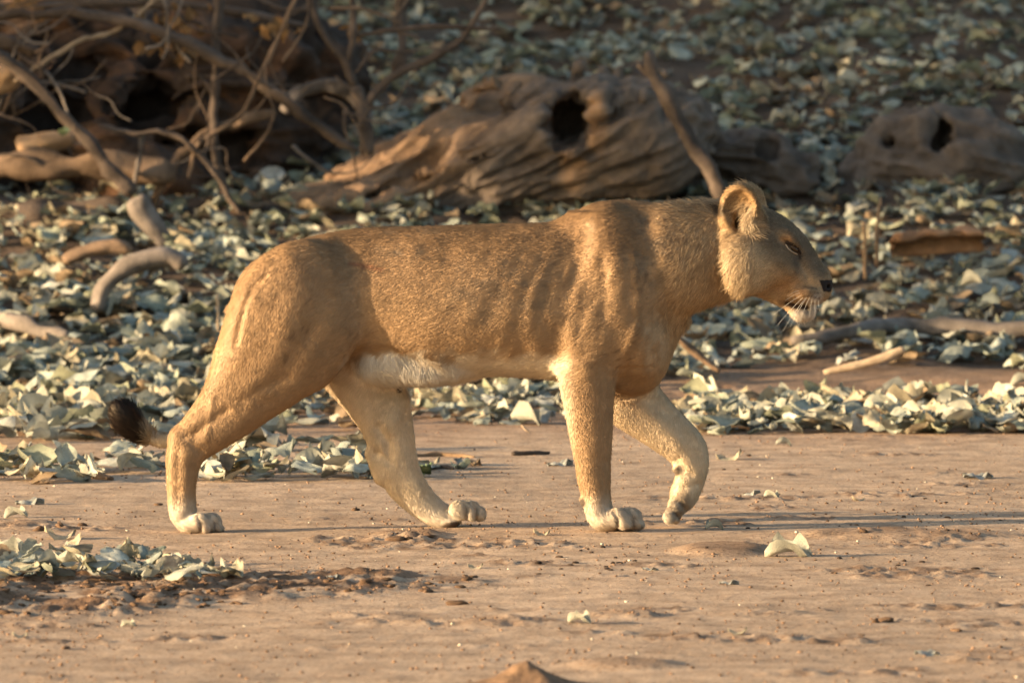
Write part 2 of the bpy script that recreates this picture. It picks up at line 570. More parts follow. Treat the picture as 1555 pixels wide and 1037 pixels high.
# far fore leg: wrist lifted, paw hanging
fl.chain([pt(938, 560, 42, 52, 0.72), pt(955, 600, 44, 46, 0.70), pt(985, 630, 46, 38, 0.72), pt(1015, 655, 46, 33, 0.76), pt(1040, 677, 46, 30, 0.80),
          pt(1050, 698, 46, 26.5, 0.88), pt(1051, 718, 46, 23, 0.95), pt(1046, 738, 46, 21, 1.1), pt(1038, 756, 46, 21, 1.2)], k=14)
for dw, du, r in ((-17, -4, 11), (-6, 3, 12), (6, 4, 12), (17, -2, 11)):
    fl.ell(pt(1031 + du, 768, 46 + dw), (13, r * 0.85, 19), k=5, rot=0.42)
    fl.ell(pt(1022 + du, 784, 46 + dw), (11, r * 0.75, 13), k=4, rot=0.35)
fl.ell(pt(1026, 764, 40), (9, 16, 13), k=4, rot=0.4)                          # palm pad
fl.ell(pt(1030, 712, 34), (8, 8, 10), k=5)                                    # wrist pad

# near hind leg
fl.chain([pt(476, 425, -42, 56, 0.62), pt(456, 455, -53, 84, 0.57), pt(438, 500, -54, 91, 0.54), pt(408, 545, -50, 78, 0.55), pt(378, 585, -50, 60, 0.58), pt(348, 622, -50, 46, 0.60),
          pt(318, 650, -50, 37, 0.62), pt(294, 672, -50, 30, 0.66), pt(281, 696, -50, 25.5, 0.72), pt(277, 728, -50, 21.5, 0.80), pt(277, 760, -50, 20, 0.92), pt(279, 782, -50, 20, 1.1)], k=13)
fl.ell(pt(270, 664, -50), (11, 12, 16), k=10, rot=0.3)                        # point of hock
fl.ell(pt(488, 480, -60), (52, 37, 70), k=7, rot=0.3)                       # front of the thigh
fl.seg(pt(520, 505, -62), pt(480, 560, -50), 22, 20, 0.6, 0.6, k=22)          # flank fold
paw(284, 812, -50, 1, s=0.98)

# far hind leg
fl.chain([pt(500, 470, 42, 80, 0.55), pt(535, 540, 46, 62, 0.58), pt(563, 590, 46, 50, 0.60), pt(582, 630, 46, 40, 0.62), pt(592, 665, 46, 34.5, 0.64), pt(600, 700, 46, 31, 0.66),
          pt(613, 732, 46, 28, 0.68), pt(636, 760, 46, 23.5, 0.76), pt(660, 779, 46, 20, 0.92), pt(678, 787, 46, 18, 1.1)], k=14)
fl.seg(pt(562, 690, 46), pt(578, 722, 46), 9, 13, 0.9, 0.9, k=10)             # hock point
fl.ell(pt(683, 794, 46), (17, 24, 9), k=6)                                    # pad on the ground
for dw, du, r in ((-18, -4, 11.5), (-6.5, 3, 12.5), (6, 4, 12.5), (17, -2, 11.5)):
    fl.ell(pt(706 + du * 1.8, 775, 46 + dw), (18, r * 0.84, 16.5), k=4, rot=0.2)
    fl.ell(pt(720 + du * 1.8, 780, 46 + dw), (11.5, r * 0.78, 12.5), k=3)
# belly skin between the hind legs
fl.ell(pt(600, 552, 0), (66, 50, 33), k=18)
fl.ell(pt(655, 562, 0), (70, 56, 20), k=18)
fl.ell(pt(606, 586, -14), (5, 5, 9), k=4)                                     # teat

# tail down the rump and behind the legs
fl.chain([pt(424, 396, -4, 14, 1), pt(395, 408, -8, 13, 1), pt(376, 426, -12, 12, 1), pt(364, 452, -16, 11, 1), pt(356, 482, -16, 10, 1), pt(350, 515, -12, 9.5, 1), pt(343, 548, 0, 9.5, 1), pt(328, 590, 20, 9, 1),
          pt(305, 630, 36, 9, 1), pt(280, 656, 44, 8.5, 1), pt(255, 667, 46, 10, 1), pt(232, 664, 46, 10, 1), pt(212, 654, 46, 8, 1)], k=7)

HW = -14.0                                                                     # head carried a little towards the camera
def hp(u, v, w, r=None, q=None):
    return pt(u, v, w + HW - 0.16 * max(u - 1112, 0), r, q)        # and turned slightly to it
# head
fl.chain([hp(1118, 374, 0, 58, 0.92), hp(1148, 375, 0, 58, 0.98), hp(1176, 388, 0, 52, 0.90), hp(1198, 406, 0, 43.5, 0.81), hp(1215, 422, 0, 37, 0.80),
          hp(1228, 432, 0, 31, 0.96), hp(1239, 435, 0, 23.5, 1.0)], k=16)
for sgn in (-1, 1):
    fl.ell(hp(1141, 399, 49 * sgn), (43, 27, 48), k=11, rot=0.1)             # cheek ruff
    fl.ell(hp(1172, 404, 38 * sgn), (30, 21, 28), k=14, rot=-0.4)            # cheek bone
    fl.ell(hp(1196, 363, 32 * sgn), (20, 13, 11), k=8, rot=0.75)            # brow
    fl.ell(hp(1224, 445, 20 * sgn), (25, 20, 17), k=6, rot=0.15)              # lip pad
fl.ell(hp(1221, 471, 0), (19, 17, 14), k=5, rot=-0.3)                        # chin
fl.seg(hp(1150, 420, 0), hp(1208, 464, 0), 26, 14, 1.3, 1.2, k=14)            # lower jaw
fl.ell(hp(1244, 425, 0), (15, 17, 15), k=7, rot=0.5)                          # nose
for sgn in (-1, 1):
    fl.ell(hp(1255, 436, 12 * sgn), (4, 4, 3), k=3, cut=True)                 # nostril
# ears
fl.ell(hp(1126, 330, -42), (32, 22, 36), k=12)
fl.ell(hp(1122, 316, -54), (31, 14, 34.5), k=8, rot=0.12, roty=-0.30)
fl.ell(hp(1123, 320, -69), (26.5, 17, 30.5), k=4, rot=0.12, roty=-0.30, cut=True)
fl.ell(hp(1121, 338, -58), (10, 22, 15), k=5, cut=True)
fl.ell(hp(1146, 340, -50), (17, 13, 21), k=9, rot=0.3)
fl.ell(hp(1102, 352, -52), (9, 9, 26), k=8, rot=0.12)
fl.ell(hp(1137, 313, 50), (29, 14, 38), k=8, rot=-0.15)
fl.ell(hp(1136, 318, 66), (22, 14, 28), k=6, cut=True)

LV, LQ = fl.mesh()
del fl
# drop stray islands: keep the biggest connected piece
def biggest(V, Q):
    lab = np.arange(len(V))
    for it in range(400):
        m = lab[Q].min(1)
        new = lab.copy()
        for j in range(4):
            np.minimum.at(new, Q[:, j], m)
        new = new[new]
        if (new == lab).all():
            break
        lab = new
    r = np.bincount(lab, minlength=len(V)).argmax()
    keep = lab == r
    idx = np.cumsum(keep) - 1
    return V[keep], idx[Q[keep[Q].all(1)]]
LV, LQ = biggest(LV, LQ)
LV = laplace(LV, LQ, 4)

# ---- sculpted relief: strokes in photo pixels on the camera side (sigma, amount in pixels, + = ridge)
STROKES = [
    # behind the shoulder, triceps edge, skin folds
    ([(893, 350), (872, 400), (852, 455), (848, 500), (850, 545)], 9, -2.16, 'n'),
    ([(905, 385), (884, 440), (868, 490), (872, 530)], 8, 1.44, 'n'),
    ([(868, 400), (856, 440), (846, 490)], 6, 1.12, 'n'),
    ([(915, 395), (921, 440), (916, 480)], 5, -1.60, 'n'),
    ([(930, 390), (938, 440), (942, 490)], 7, 1.28, 'n'),
    ([(953, 380), (956, 430), (962, 480)], 5, -1.44, 'n'),
    ([(965, 390), (972, 440), (968, 475)], 5, 0.96, 'n'),
    ([(925, 560), (929, 590), (926, 650), (922, 700)], 9, -1.76, 'n'),
    ([(890, 560), (905, 610), (905, 680)], 9, 0.96, 'n'),
    ([(985, 330), (994, 380), (992, 430), (978, 490)], 9, -2.48, 'n'),
    ([(1003, 470), (985, 520), (975, 560), (955, 590)], 9, -1.44, 'n'),
    ([(900, 330), (925, 360), (940, 400)], 12, 1.12, 'n'),
    ([(960, 315), (975, 350), (980, 400)], 8, -1.12, 'n'),
    # ribs
    ([(858, 380), (832, 430), (825, 480), (840, 530)], 7, -1.04, 'n'),
    ([(845, 385), (815, 440), (808, 490), (818, 535)], 6, 0.80, 'n'),
    ([(830, 390), (797, 445), (788, 500), (795, 540)], 7, -0.96, 'n'),
    ([(810, 395), (775, 450), (766, 505), (775, 545)], 7, 0.64, 'n'),
    ([(790, 400), (752, 455), (742, 510), (748, 548)], 8, -0.64, 'n'),
    ([(765, 400), (725, 460), (715, 520)], 9, 0.48, 'n'),
    ([(860, 545), (800, 545), (740, 555), (690, 552)], 9, -0.88, 'n'),
    # flank and hip
    ([(520, 372), (540, 400), (552, 440), (548, 490), (530, 520)], 11, -1.2, 'n'),
    ([(505, 362), (512, 390), (515, 420)], 9, 2.2, 'n'),
    ([(540, 385), (600, 395), (680, 385)], 16, -1.6, 'n'),
    ([(560, 530), (600, 522), (640, 535), (690, 565)], 6, 1.9, 'n'),
    ([(550, 540), (590, 536), (630, 548), (680, 575)], 7, -2.5, 'n'),
    ([(435, 375), (445, 395), (440, 420)], 12, 1.9, 'n'),
    ([(465, 420), (440, 480), (420, 540), (380, 600)], 13, 2.2, 'n'),
    ([(500, 455), (470, 510), (440, 560), (400, 610)], 12, -2.8, 'n'),
    ([(398, 395), (385, 440), (375, 500), (365, 550)], 12, 1.2, 'n'),
    ([(408, 418), (388, 437), (376, 462), (368, 492), (361, 522)], 3.2, -2.8, 'n'),
    # shank and hock
    ([(325, 605), (319, 640), (316, 668)], 3.4, 1.4, 'n'),
    ([(345, 625), (312, 648), (286, 664)], 6, -3.4, 'n'),
    ([(410, 600), (370, 640), (335, 668)], 9, 1.9, 'n'),
    ([(440, 575), (400, 590), (370, 610)], 6, -1.9, 'n'),
    ([(305, 685), (295, 675), (300, 660)], 5, -2.5, 'n'),
    ([(272, 685), (270, 730), (270, 770)], 5, -1.9, 'n'),
    ([(285, 690), (287, 735), (288, 770)], 6, 1.2, 'n'),
    ([(931, 776), (937, 790), (936, 806)], 2.6, -3.5, 'n'),
    ([(954, 768), (961, 784), (962, 804)], 2.6, -3.5, 'n'),
    ([(300, 783), (306, 796), (305, 812)], 2.6, -3.5, 'n'),
    ([(320, 779), (327, 794), (327, 812)], 2.6, -3.5, 'n'),
    # neck and face
    ([(1198, 352), (1209, 364), (1216, 378)], 4.5, 3.0, 'n'),
    ([(1208, 388), (1218, 402), (1224, 416)], 6, -3.0, 'n'),
    ([(1214, 436), (1226, 433), (1240, 438)], 3.5, -2.0, 'n'),
    ([(1216, 447), (1230, 447), (1246, 449)], 6, 1.6, 'n'),
    ([(1094, 350), (1090, 390), (1096, 430)], 7, -5.0, 'n'),
    ([(1150, 350), (1163, 385), (1160, 420)], 12, -2.5, 'n'),
    ([(1188, 368), (1199, 374), (1213, 386)], 8, -3.0, 'n'),
    ([(1190, 380), (1200, 386), (1210, 394)], 3.0, 1.5, 'n'),
    ([(1187, 363), (1199, 366), (1210, 374)], 3.2, 1.4, 'n'),
    ([(1192, 463), (1208, 467), (1226, 468)], 4.6, -8.0, 'n'),
    ([(1224, 467), (1238, 463), (1247, 457)], 2.4, -2.0, 'n'),
    ([(1216, 400), (1226, 420), (1224, 432)], 6, -1.9, 'n'),
    ([(1185, 400), (1205, 425), (1200, 450)], 9, 1.6, 'n'),
    ([(1022, 440), (1055, 455), (1095, 440)], 10, 1.2, 'n'),
    ([(1006, 478), (998, 515), (990, 555)], 5, -2.4, 'n'),
    ([(985, 500), (965, 540), (945, 575)], 6, -2.4, 'n'),
    ([(975, 490), (952, 535), (935, 560)], 7, 1.8, 'n'),
    # far hind leg
    ([(706, 760), (710, 776), (706, 794)], 2.6, -3.2, 'f'),
    ([(721, 762), (725, 776), (723, 792)], 2.4, -3.0, 'f'),
    ([(1012, 772), (1024, 776), (1036, 790)], 2.6, -3.0, 'f'),
    ([(1022, 756), (1036, 764), (1046, 780)], 2.6, -3.0, 'f'),
    ([(572, 690), (590, 700), (588, 670), (575, 650)], 6, -4.5, 'f'),
    ([(600, 640), (615, 690), (640, 740)], 9, 2.7, 'f'),
    ([(615, 600), (600, 635), (590, 650)], 9, 3.6, 'f'),
    # far fore leg
    ([(960, 605), (1000, 640), (1030, 670)], 9, 2.2, 'f'),
    ([(1000, 610), (1035, 645), (1060, 690)], 8, -1.8, 'f'),
    ([(1030, 700), (1040, 715), (1050, 720)], 5, -3.1, 'f'),
    ([(1018, 745), (1040, 740), (1062, 735)], 5, -2.7, 'f'),
]
def stroke_dist(u, v, pts):
    D = np.full(len(u), 1e9, np.float32)
    for (x0, y0), (x1, y1) in zip(pts[:-1], pts[1:]):
        dx, dy = x1 - x0, y1 - y0
        t = np.clip(((u - x0) * dx + (v - y0) * dy) / (dx * dx + dy * dy), 0, 1)
        D = np.minimum(D, (u - x0 - t * dx) ** 2 + (v - y0 - t * dy) ** 2)
    return D
N = vnormals(LV, LQ)
U, Wd, Vp = LV[:, 0], LV[:, 1], LV[:, 2] - TILT * LV[:, 1]
disp = np.zeros(len(LV), np.float32)
for pts, sg, am, side in STROKES:
    face = sstep(0.0, 0.55, -N[:, 1])
    sel = (Wd < 0) if side == 'n' else (Wd > 8)
    disp += np.where(sel, am * face * np.exp(-stroke_dist(U, Vp, pts) / (2 * sg * sg)), 0)
body_m = sstep(590, 540, Vp) * sstep(1120, 1060, U)
disp += body_m * (0.7 * fbm(U / 30, Vp / 30, Wd / 30, 2, 61) + 0.16 * fbm(U / 7, Vp / 9, Wd / 9, 2, 63))
disp += 0.2 * (1 - body_m) * fbm(U / 12, Vp / 12, Wd / 12, 2, 65)
# wrinkled hide on the shoulder and ribs
wr = blob(U, Vp, 900, 450, 110, 90) + 0.8 * blob(U, Vp, 800, 480, 90, 70)
disp += np.clip(wr, 0, 1) * 0.9 * noise3((U + Vp * 0.35) / 11, (Vp - U * 0.2) / 34, 0, 67) * (Wd < 0)
LV = LV + N * (disp - 1.2)[:, None]
LV = laplace(LV, LQ, 1)
N = vnormals(LV, LQ)
U, Wd, Vp = LV[:, 0], LV[:, 1], LV[:, 2] - TILT * LV[:, 1]

# ---- coat colours and hair length per vertex
def mixc(C, m, c):
    m = np.clip(m, 0, 1)[:, None]
    return C * (1 - m) + np.array(c, np.float32) * m
C = np.tile(np.array([0.37, 0.238, 0.13], np.float32), (len(LV), 1))
big = fbm(U / 60, Vp / 45, Wd / 60, 3, 71)
mid = fbm(U / 16, Vp / 16, Wd / 16, 3, 73)
C = mixc(C, sstep(470, 350, Vp + 20 * big) * 0.85, (0.235, 0.14, 0.07))                # darker back
C = mixc(C, sstep(470, 400, U) * 0.35 * sstep(620, 480, Vp), (0.39, 0.24, 0.12))
C = mixc(C, sstep(0.1, 0.8, mid) * 0.16, (0.20, 0.13, 0.075))
C = mixc(C, sstep(960, 1050, U) * 0.75, (0.50, 0.35, 0.20))                            # paler neck
C = mixc(C, sstep(530, 556, Vp + 9 * mid) * sstep(560, 640, U) * sstep(880, 845, U) * 0.95, (0.68, 0.57, 0.42))  # under side
C = mixc(C, np.clip(1.3 * blob(U + 10 * mid, Vp, 618, 564, 100, 36), 0, 1) * sstep(530, 546, Vp + 14 * mid - 0.12 * np.clip(U - 620, 0, 100)), (0.70, 0.62, 0.50))      # white belly
C = mixc(C, np.clip(blob(U, Vp, 995, 520, 22, 46), 0, 1) * 0.5 * sstep(-0.6, 0.3, mid), (0.58, 0.45, 0.30))     # breast
far = sstep(0, 18, Wd) * sstep(-0.1, 0.3, -N[:, 1])
C = mixc(C, far * sstep(545, 600, Vp) * 0.85, (0.62, 0.49, 0.33))                        # inner legs
C = mixc(C, sstep(740, 790, Vp) * 0.8, (0.62, 0.54, 0.43))                               # paws
C = mixc(C, sstep(790, 806, Vp) * sstep(300, 306, Vp) * 0.35, (0.30, 0.2, 0.13))
C = mixc(C, (sstep(268, 250, U)) * sstep(690, 600, Vp) * 0.9 * (U > 150), (0.50, 0.42, 0.29))
# grey dusty patches and dark flecks
dirt = np.clip(blob(U, Vp, 625, 372, 60, 30) + blob(U, Vp, 985, 380, 40, 70) + 0.7 * blob(U, Vp, 760, 450, 90, 60), 0, 1)
C = mixc(C, dirt * sstep(-0.25, 0.6, mid) * 0.65, (0.17, 0.13, 0.09))
fleck = sstep(0.52, 0.74, noise3(U / 6.5, Vp / 6.5, Wd / 6.5, 75)) * sstep(-0.35, 0.3, noise3(U / 50, Vp / 50, Wd / 50, 77))
fleck = np.maximum(fleck, 0.8 * sstep(0.3, 0.6, noise3((U + 0.6 * Vp) / 9, (Vp - 0.6 * U) / 4, Wd / 8, 76)) * sstep(400, 350, Vp))
C = mixc(C, fleck * 0.55 * body_m, (0.14, 0.085, 0.05))
for q in [((535, 402), (560, 405), (582, 411))]:
    C = mixc(C, 0.7 * np.exp(-stroke_dist(U, Vp, q) / 8) * (Wd < 0), (0.20, 0.07, 0.04))
# head
hd = sstep(1100, 1120, U) * (Vp < 500)
C = mixc(C, hd * 0.7, (0.44, 0.295, 0.165))
C = mixc(C, hd * np.clip(1.2 * blob(U, Vp, 1196, 362, 62, 56), 0, 1) * 0.9, (0.205, 0.145, 0.09))
C = mixc(C, 0.95 * blob(U, Vp, 1222, 480, 28, 13), (0.72, 0.63, 0.51))
C = mixc(C, blob(U, Vp, 1240, 460, 14, 14) * 0.8, (0.68, 0.62, 0.54))
C = mixc(C, blob(U, Vp, 1193, 365, 12, 7) * 0.6, (0.40, 0.22, 0.10))
nn = Wd < 0
C = mixc(C, np.exp(-stroke_dist(U, Vp, [(1193, 371), (1201, 376), (1210, 384), (1214, 392)]) / (2 * 3.0 ** 2)) * hd * 1.2, (0.035, 0.025, 0.02))
C = mixc(C, 0.6 * np.exp(-stroke_dist(U, Vp, [(1206, 394), (1210, 412), (1207, 424)]) / (2 * 3.5 ** 2)) * hd, (0.10, 0.075, 0.06))
C = mixc(C, 0.0 * np.exp(-stroke_dist(U, Vp, [(1192, 379), (1199, 386), (1207, 393)]) / (2 * 1.5 ** 2)) * hd, (0.55, 0.46, 0.36))
mouth = np.exp(-stroke_dist(U, Vp, [(1194, 462), (1208, 466.5), (1224, 468)]) / (2 * 4.0 ** 2)) * hd
C = mixc(C, mouth * 1.2, (0.03, 0.018, 0.014))
for (x0, y0, n_) in ((1222, 438, 4), (1219, 444, 5), (1221, 450, 5)):
    for i in range(n_):
        C = mixc(C, 0.95 * np.exp(-((U - x0 - 5.5 * i) ** 2 + (Vp - y0 - 0.6 * i) ** 2) / 3.4) * hd, (0.07, 0.045, 0.035))
nose_m = (1 - sstep(0.75, 1.05, np.maximum(np.abs(U - 1254) / 12.5 + np.clip((Vp - 428) / 34, 0, 1), np.abs(Vp - 435.5) / 10))) * hd
C = mixc(C, nose_m * 1.3, (0.02, 0.015, 0.014))
C = mixc(C, blob(U, Vp, 1240, 410, 18, 16) * 0.5 * hd, (0.25, 0.19, 0.13))
# ears
ear = np.clip(blob(U, Vp, 1124, 316, 40, 44), 0, 1) * (Wd < -36)
C = mixc(C, ear * 0.8, (0.34, 0.20, 0.085))
C = mixc(C, np.clip(blob(U, Vp, 1121, 340, 9, 13), 0, 1) * (Wd < -30) * 1.2, (0.02, 0.014, 0.01))
C = mixc(C, np.clip(blob(U, Vp, 1093, 320, 9, 12), 0, 1) * (Wd < -30) * 0.9, (0.05, 0.035, 0.025))
padm = 0.55 * blob(U, Vp, 1030, 764, 24, 34) * (Wd > 0) * sstep(-0.2, 0.3, mid + 0.2) + 0.5 * blob(U, Vp, 1050, 720, 7, 8) * (Wd > 0) + 0.8 * blob(U, Vp, 1029, 716, 7, 8) * (Wd > 0) \
    + blob(U, Vp, 690, 800, 26, 9) * (Wd > 10) + blob(U, Vp, 884, 764, 6, 9) * sstep(0, .5, -N[:, 0]) + blob(U, Vp, 606, 590, 6, 8)
C = mixc(C, padm * 1.1, (0.09, 0.066, 0.05))
toes = sum(np.exp(-stroke_dist(U, Vp, q) / (2 * 2.2 ** 2)) for q in ([(934, 790), (936, 806)], [(961, 784), (962, 804)], [(305, 796), (305, 812)], [(327, 794), (327, 812)]))  # gaps between the near toes: crease shade painted into the colour
C = mixc(C, 0.6 * np.exp(-stroke_dist(U, Vp, [(402, 410), (382, 430), (369, 458), (361, 488), (354, 520)]) / (2 * 4.5 ** 2)) * (Wd < 20), (0.24, 0.145, 0.075))
C = mixc(C, 0.75 * toes * (Wd < 0), (0.08, 0.06, 0.05))
toes2 = sum(np.exp(-stroke_dist(U, Vp, q) / (2 * 2.0 ** 2)) for q in ([(709, 772), (706, 794)], [(724, 774), (723, 792)], [(1014, 773), (1024, 777), (1034, 788)], [(1026, 758), (1038, 768)]))  # same painted gap shade for the toes of the far paws
C = mixc(C, 0.65 * toes2 * (Wd > 8), (0.09, 0.07, 0.055))
C = mixc(C, 0.9 * blob(U, Vp, 712, 796, 24, 6) * (Wd > 8), (0.06, 0.045, 0.035))  # shadow under the far hind toes, painted into the colour
C = mixc(C, hd * 0.75 * np.exp(-stroke_dist(U, Vp, [(1192, 440), (1208, 430), (1214, 440)]) / (2 * 9 ** 2)), (0.40, 0.22, 0.10))
C = mixc(C, hd * 0.6 * np.exp(-stroke_dist(U, Vp, [(1218, 372), (1236, 400), (1248, 416)]) / (2 * 8 ** 2)), (0.17, 0.125, 0.085))
C = mixc(C, hd * 0.75 * blob(U, Vp, 1128, 410, 46, 52), (0.56, 0.42, 0.26))
C *= (1 + 0.07 * noise3((U - 0.4 * Vp) / 16, (Vp + 0.4 * U) / 4.5, Wd / 9, 79) + 0.10 * big)[:, None]

CH = C.copy()
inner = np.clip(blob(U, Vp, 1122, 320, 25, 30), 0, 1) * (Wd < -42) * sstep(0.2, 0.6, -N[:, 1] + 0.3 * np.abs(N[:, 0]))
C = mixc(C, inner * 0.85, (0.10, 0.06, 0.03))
CH = mixc(CH, np.clip(blob(U, Vp, 1132, 328, 16, 22), 0, 1) * (Wd < -40) * 0.7, (0.50, 0.38, 0.24))
CH = mixc(CH, np.clip(blob(U, Vp, 1140, 346, 20, 15), 0, 1) * (Wd < -40) * 0.6, (0.42, 0.33, 0.22))
HL = np.full(len(LV), 7.5, np.float32)                                                   # hair length in pixels
HL += 5 * sstep(985, 1060, U) * (Vp < 520) * sstep(1170, 1130, U)
HL += 4.5 * np.clip(blob(U, Vp, 1118, 412, 40, 50), 0, 1)
HL += 9 * np.clip(blob(U, Vp, 620, 566, 100, 36), 0, 1) * sstep(526, 545, Vp)
HL += 3 * sstep(540, 575, Vp) * sstep(690, 720, U) * sstep(880, 850, U)
HL = np.where((U > 1140) & (Vp < 500), 4.2 + 3.5 * np.clip(1 - (U - 1140) / 40, 0, 1), HL)
HL += 5 * blob(U, Vp, 1222, 480, 24, 12)
HL = np.where(Vp > 600, 6.0, HL)
HL = np.where((U < 262) & (Vp < 700), 8, HL)
HL = np.where(ear > 0.3, 5.0, HL)
HL += 9 * np.clip(blob(U, Vp, 1130, 322, 18, 22), 0, 1) * (Wd < -40) + 5 * np.clip(blob(U, Vp, 1140, 346, 22, 16), 0, 1) * (Wd < -30)
HL *= 1 - np.clip(padm + nose_m * 1.5 + mouth * 1.2, 0, 1)
HL *= 1 - np.clip(blob(U, Vp, 1121, 340, 9, 12) * (Wd < -30) * 1.2, 0, 1)
HL *= 1 - 0.9 * np.exp(-stroke_dist(U, Vp, [(1188, 369), (1199, 374), (1213, 386)]) / (2 * 3.5 ** 2)) * hd

# hair flow
FL = np.zeros((len(LV), 3), np.float32)
FL[:, 0], FL[:, 2] = -1.0, 0.45
leg = sstep(560, 620, Vp)[:, None]
FL = FL * (1 - leg) + np.array([-0.15, 0, 1.0]) * leg
pawm = sstep(770, 790, Vp)[:, None]
FL = FL * (1 - pawm) + np.array([0.8, 0, 0.5]) * pawm
th = (sstep(520, 440, U) * sstep(360, 420, Vp))[:, None] * (1 - leg)
FL = FL * (1 - th) + np.array([-0.5, 0, 0.9]) * th
nk = (sstep(980, 1040, U) * sstep(1120, 1090, U))[:, None] * (1 - leg)
FL = FL * (1 - nk) + np.array([-0.75, 0, 0.85]) * nk
ch = np.clip(blob(U, Vp, 1120, 405, 40, 55), 0, 1)[:, None]
FL = FL * (1 - ch) + np.array([-0.65, 0, 0.9]) * ch
eh = (np.clip(blob(U, Vp, 1132, 330, 26, 30), 0, 1) * (Wd < -36))[:, None]
FL = FL * (1 - eh) + np.array([-0.6, -0.5, 0.55]) * eh
el = (np.clip(blob(U, Vp, 1146, 350, 18, 16), 0, 1) * (Wd < -30))[:, None]
FL = FL * (1 - el) + np.array([0.9, -0.2, 0.35]) * el
bl = np.clip(blob(U, Vp, 620, 566, 95, 34), 0, 1)[:, None]
FL = FL * (1 - bl) + np.array([0.35, -0.35, 1.0]) * bl
FL += bl * 0.5 * np.stack([noise3(U / 9, Vp / 14, Wd / 9, 87), noise3(U / 9, Vp / 9, Wd / 9, 88), noise3(U / 9, Vp / 9, Wd / 9, 89)], 1)
chn = blob(U, Vp, 1222, 478, 26, 14)[:, None]
FL = FL * (1 - chn) + np.array([0.05, 0, 1.0]) * chn
FL += 0.16 * np.stack([noise3(U / 20, Vp / 20, Wd / 20, 81), noise3(U / 20, Vp / 20, Wd / 20, 82), noise3(U / 20, Vp / 20, Wd / 20, 83)], 1)
sh = (sstep(985, 1060, U) * (Vp < 520) * sstep(1160, 1120, U))[:, None]
FL += sh * 0.45 * np.stack([noise3(U / 8, Vp / 8, Wd / 8, 84), noise3(U / 8, Vp / 8, Wd / 8, 85), noise3(U / 8, Vp / 8, Wd / 8, 86)], 1)

def lion_world(p):
    return np.stack([(p[:, 0] - W0 / 2) / S, p[:, 1] / S, (805.0 - p[:, 2]) / S], 1)

lion = obj('lioness', None, label='tawny lioness walking in profile across the dry sand', cat='lioness')
lion.location = ((620 - W0 / 2) / S, 0, 0)
LOFF = np.array(lion.location, np.float32)
me = mesh_arrays('body', lion_world(LV) - LOFF, LQ[:, ::-1])
set_color(me, C)
coat = tint_mat('lion_skin', rough=0.9, noise=120.0, amount=0.2, bump=0.3, spec=0.15, bdist=0.004)
obj('body', me, coat, lion)

# ---- fur strands
def fur(name, V, Q, Nn, C, HL, FL, count, lift=0.085, rad=0.5, jit=0.11, var=0.13, parent=None, seed=3, weight=None, mat=None, npt=4):
    rng = np.random.default_rng(seed)
    a, b, c, d = (V[Q[:, j]] for j in range(4))
    ar = np.linalg.norm(np.cross(c - a, d - b), axis=1) * 0.5
    hq = HL[Q].mean(1)
    ar = ar * (hq > 1.2)
    if weight is not None:
        ar = ar * weight[Q].mean(1)
    cum = np.cumsum(ar)
    f = np.searchsorted(cum, rng.random(count) * cum[-1])
    s, t = rng.random(count).astype(np.float32), rng.random(count).astype(np.float32)
    w4 = np.stack([(1 - s) * (1 - t), s * (1 - t), s * t, (1 - s) * t], 1)
    def ip(A):
        B = A[Q[f]]
        return (B * (w4[:, :, None] if B.ndim == 3 else w4)).sum(1)
    p, n, col, L, fl_ = ip(V), ip(Nn), ip(C), ip(HL), ip(FL)
    n /= np.linalg.norm(n, axis=1, keepdims=True) + 1e-9
    tg = fl_ - (fl_ * n).sum(1, keepdims=True) * n
    tg /= np.linalg.norm(tg, axis=1, keepdims=True) + 1e-6
    tg = tg + jit * rng.normal(size=tg.shape)
    lf = lift * (0.6 + 0.8 * rng.random((count, 1)))
    L = L[:, None] * (0.55 + 0.75 * rng.random((count, 1)))
    pts = np.zeros((count, npt, 3), np.float32)
    for i in range(npt):
        q = i / (npt - 1)
        up = lf * (q - 0.45 * q * q) * 1.3
        pts[:, i] = p + L * (tg * q * (1 - 0.15 * lf) + n * up) - n * 0.15
    hc = bpy.data.hair_curves.new(name)
    hc.add_curves([npt] * count)
    w = lion_world(pts.reshape(-1, 3)) - LOFF
    hc.attributes['position'].data.foreach_set('vector', w.astype(np.float32).ravel())
    ra = hc.attributes.get('radius') or hc.attributes.new('radius', 'FLOAT', 'POINT')
    prof = np.array([1.0, 0.85, 0.6, 0.12]) if npt == 4 else np.linspace(1, 0.15, npt)
    ra.data.foreach_set('value', np.tile(prof * rad / S, count).astype(np.float32))
    ca = hc.attributes.new('tint', 'FLOAT_COLOR', 'CURVE')
    col = col * (1 - var + 2 * var * rng.random((count, 1)))
    c4 = np.ones((count, 4), np.float32)
    c4[:, :3] = col
    ca.data.foreach_set('color', c4.ravel())
    na = hc.attributes.new('skin_normal', 'FLOAT_VECTOR', 'CURVE')
    nw = np.stack([n[:, 0], n[:, 1], -n[:, 2]], 1).astype(np.float32)
    na.data.foreach_set('vector', nw.ravel())
    hc.materials.append(mat)
    o = bpy.data.objects.new(name, hc)
    COL.objects.link(o)
    o.parent = parent
    o['kind'] = 'stuff'
    return o

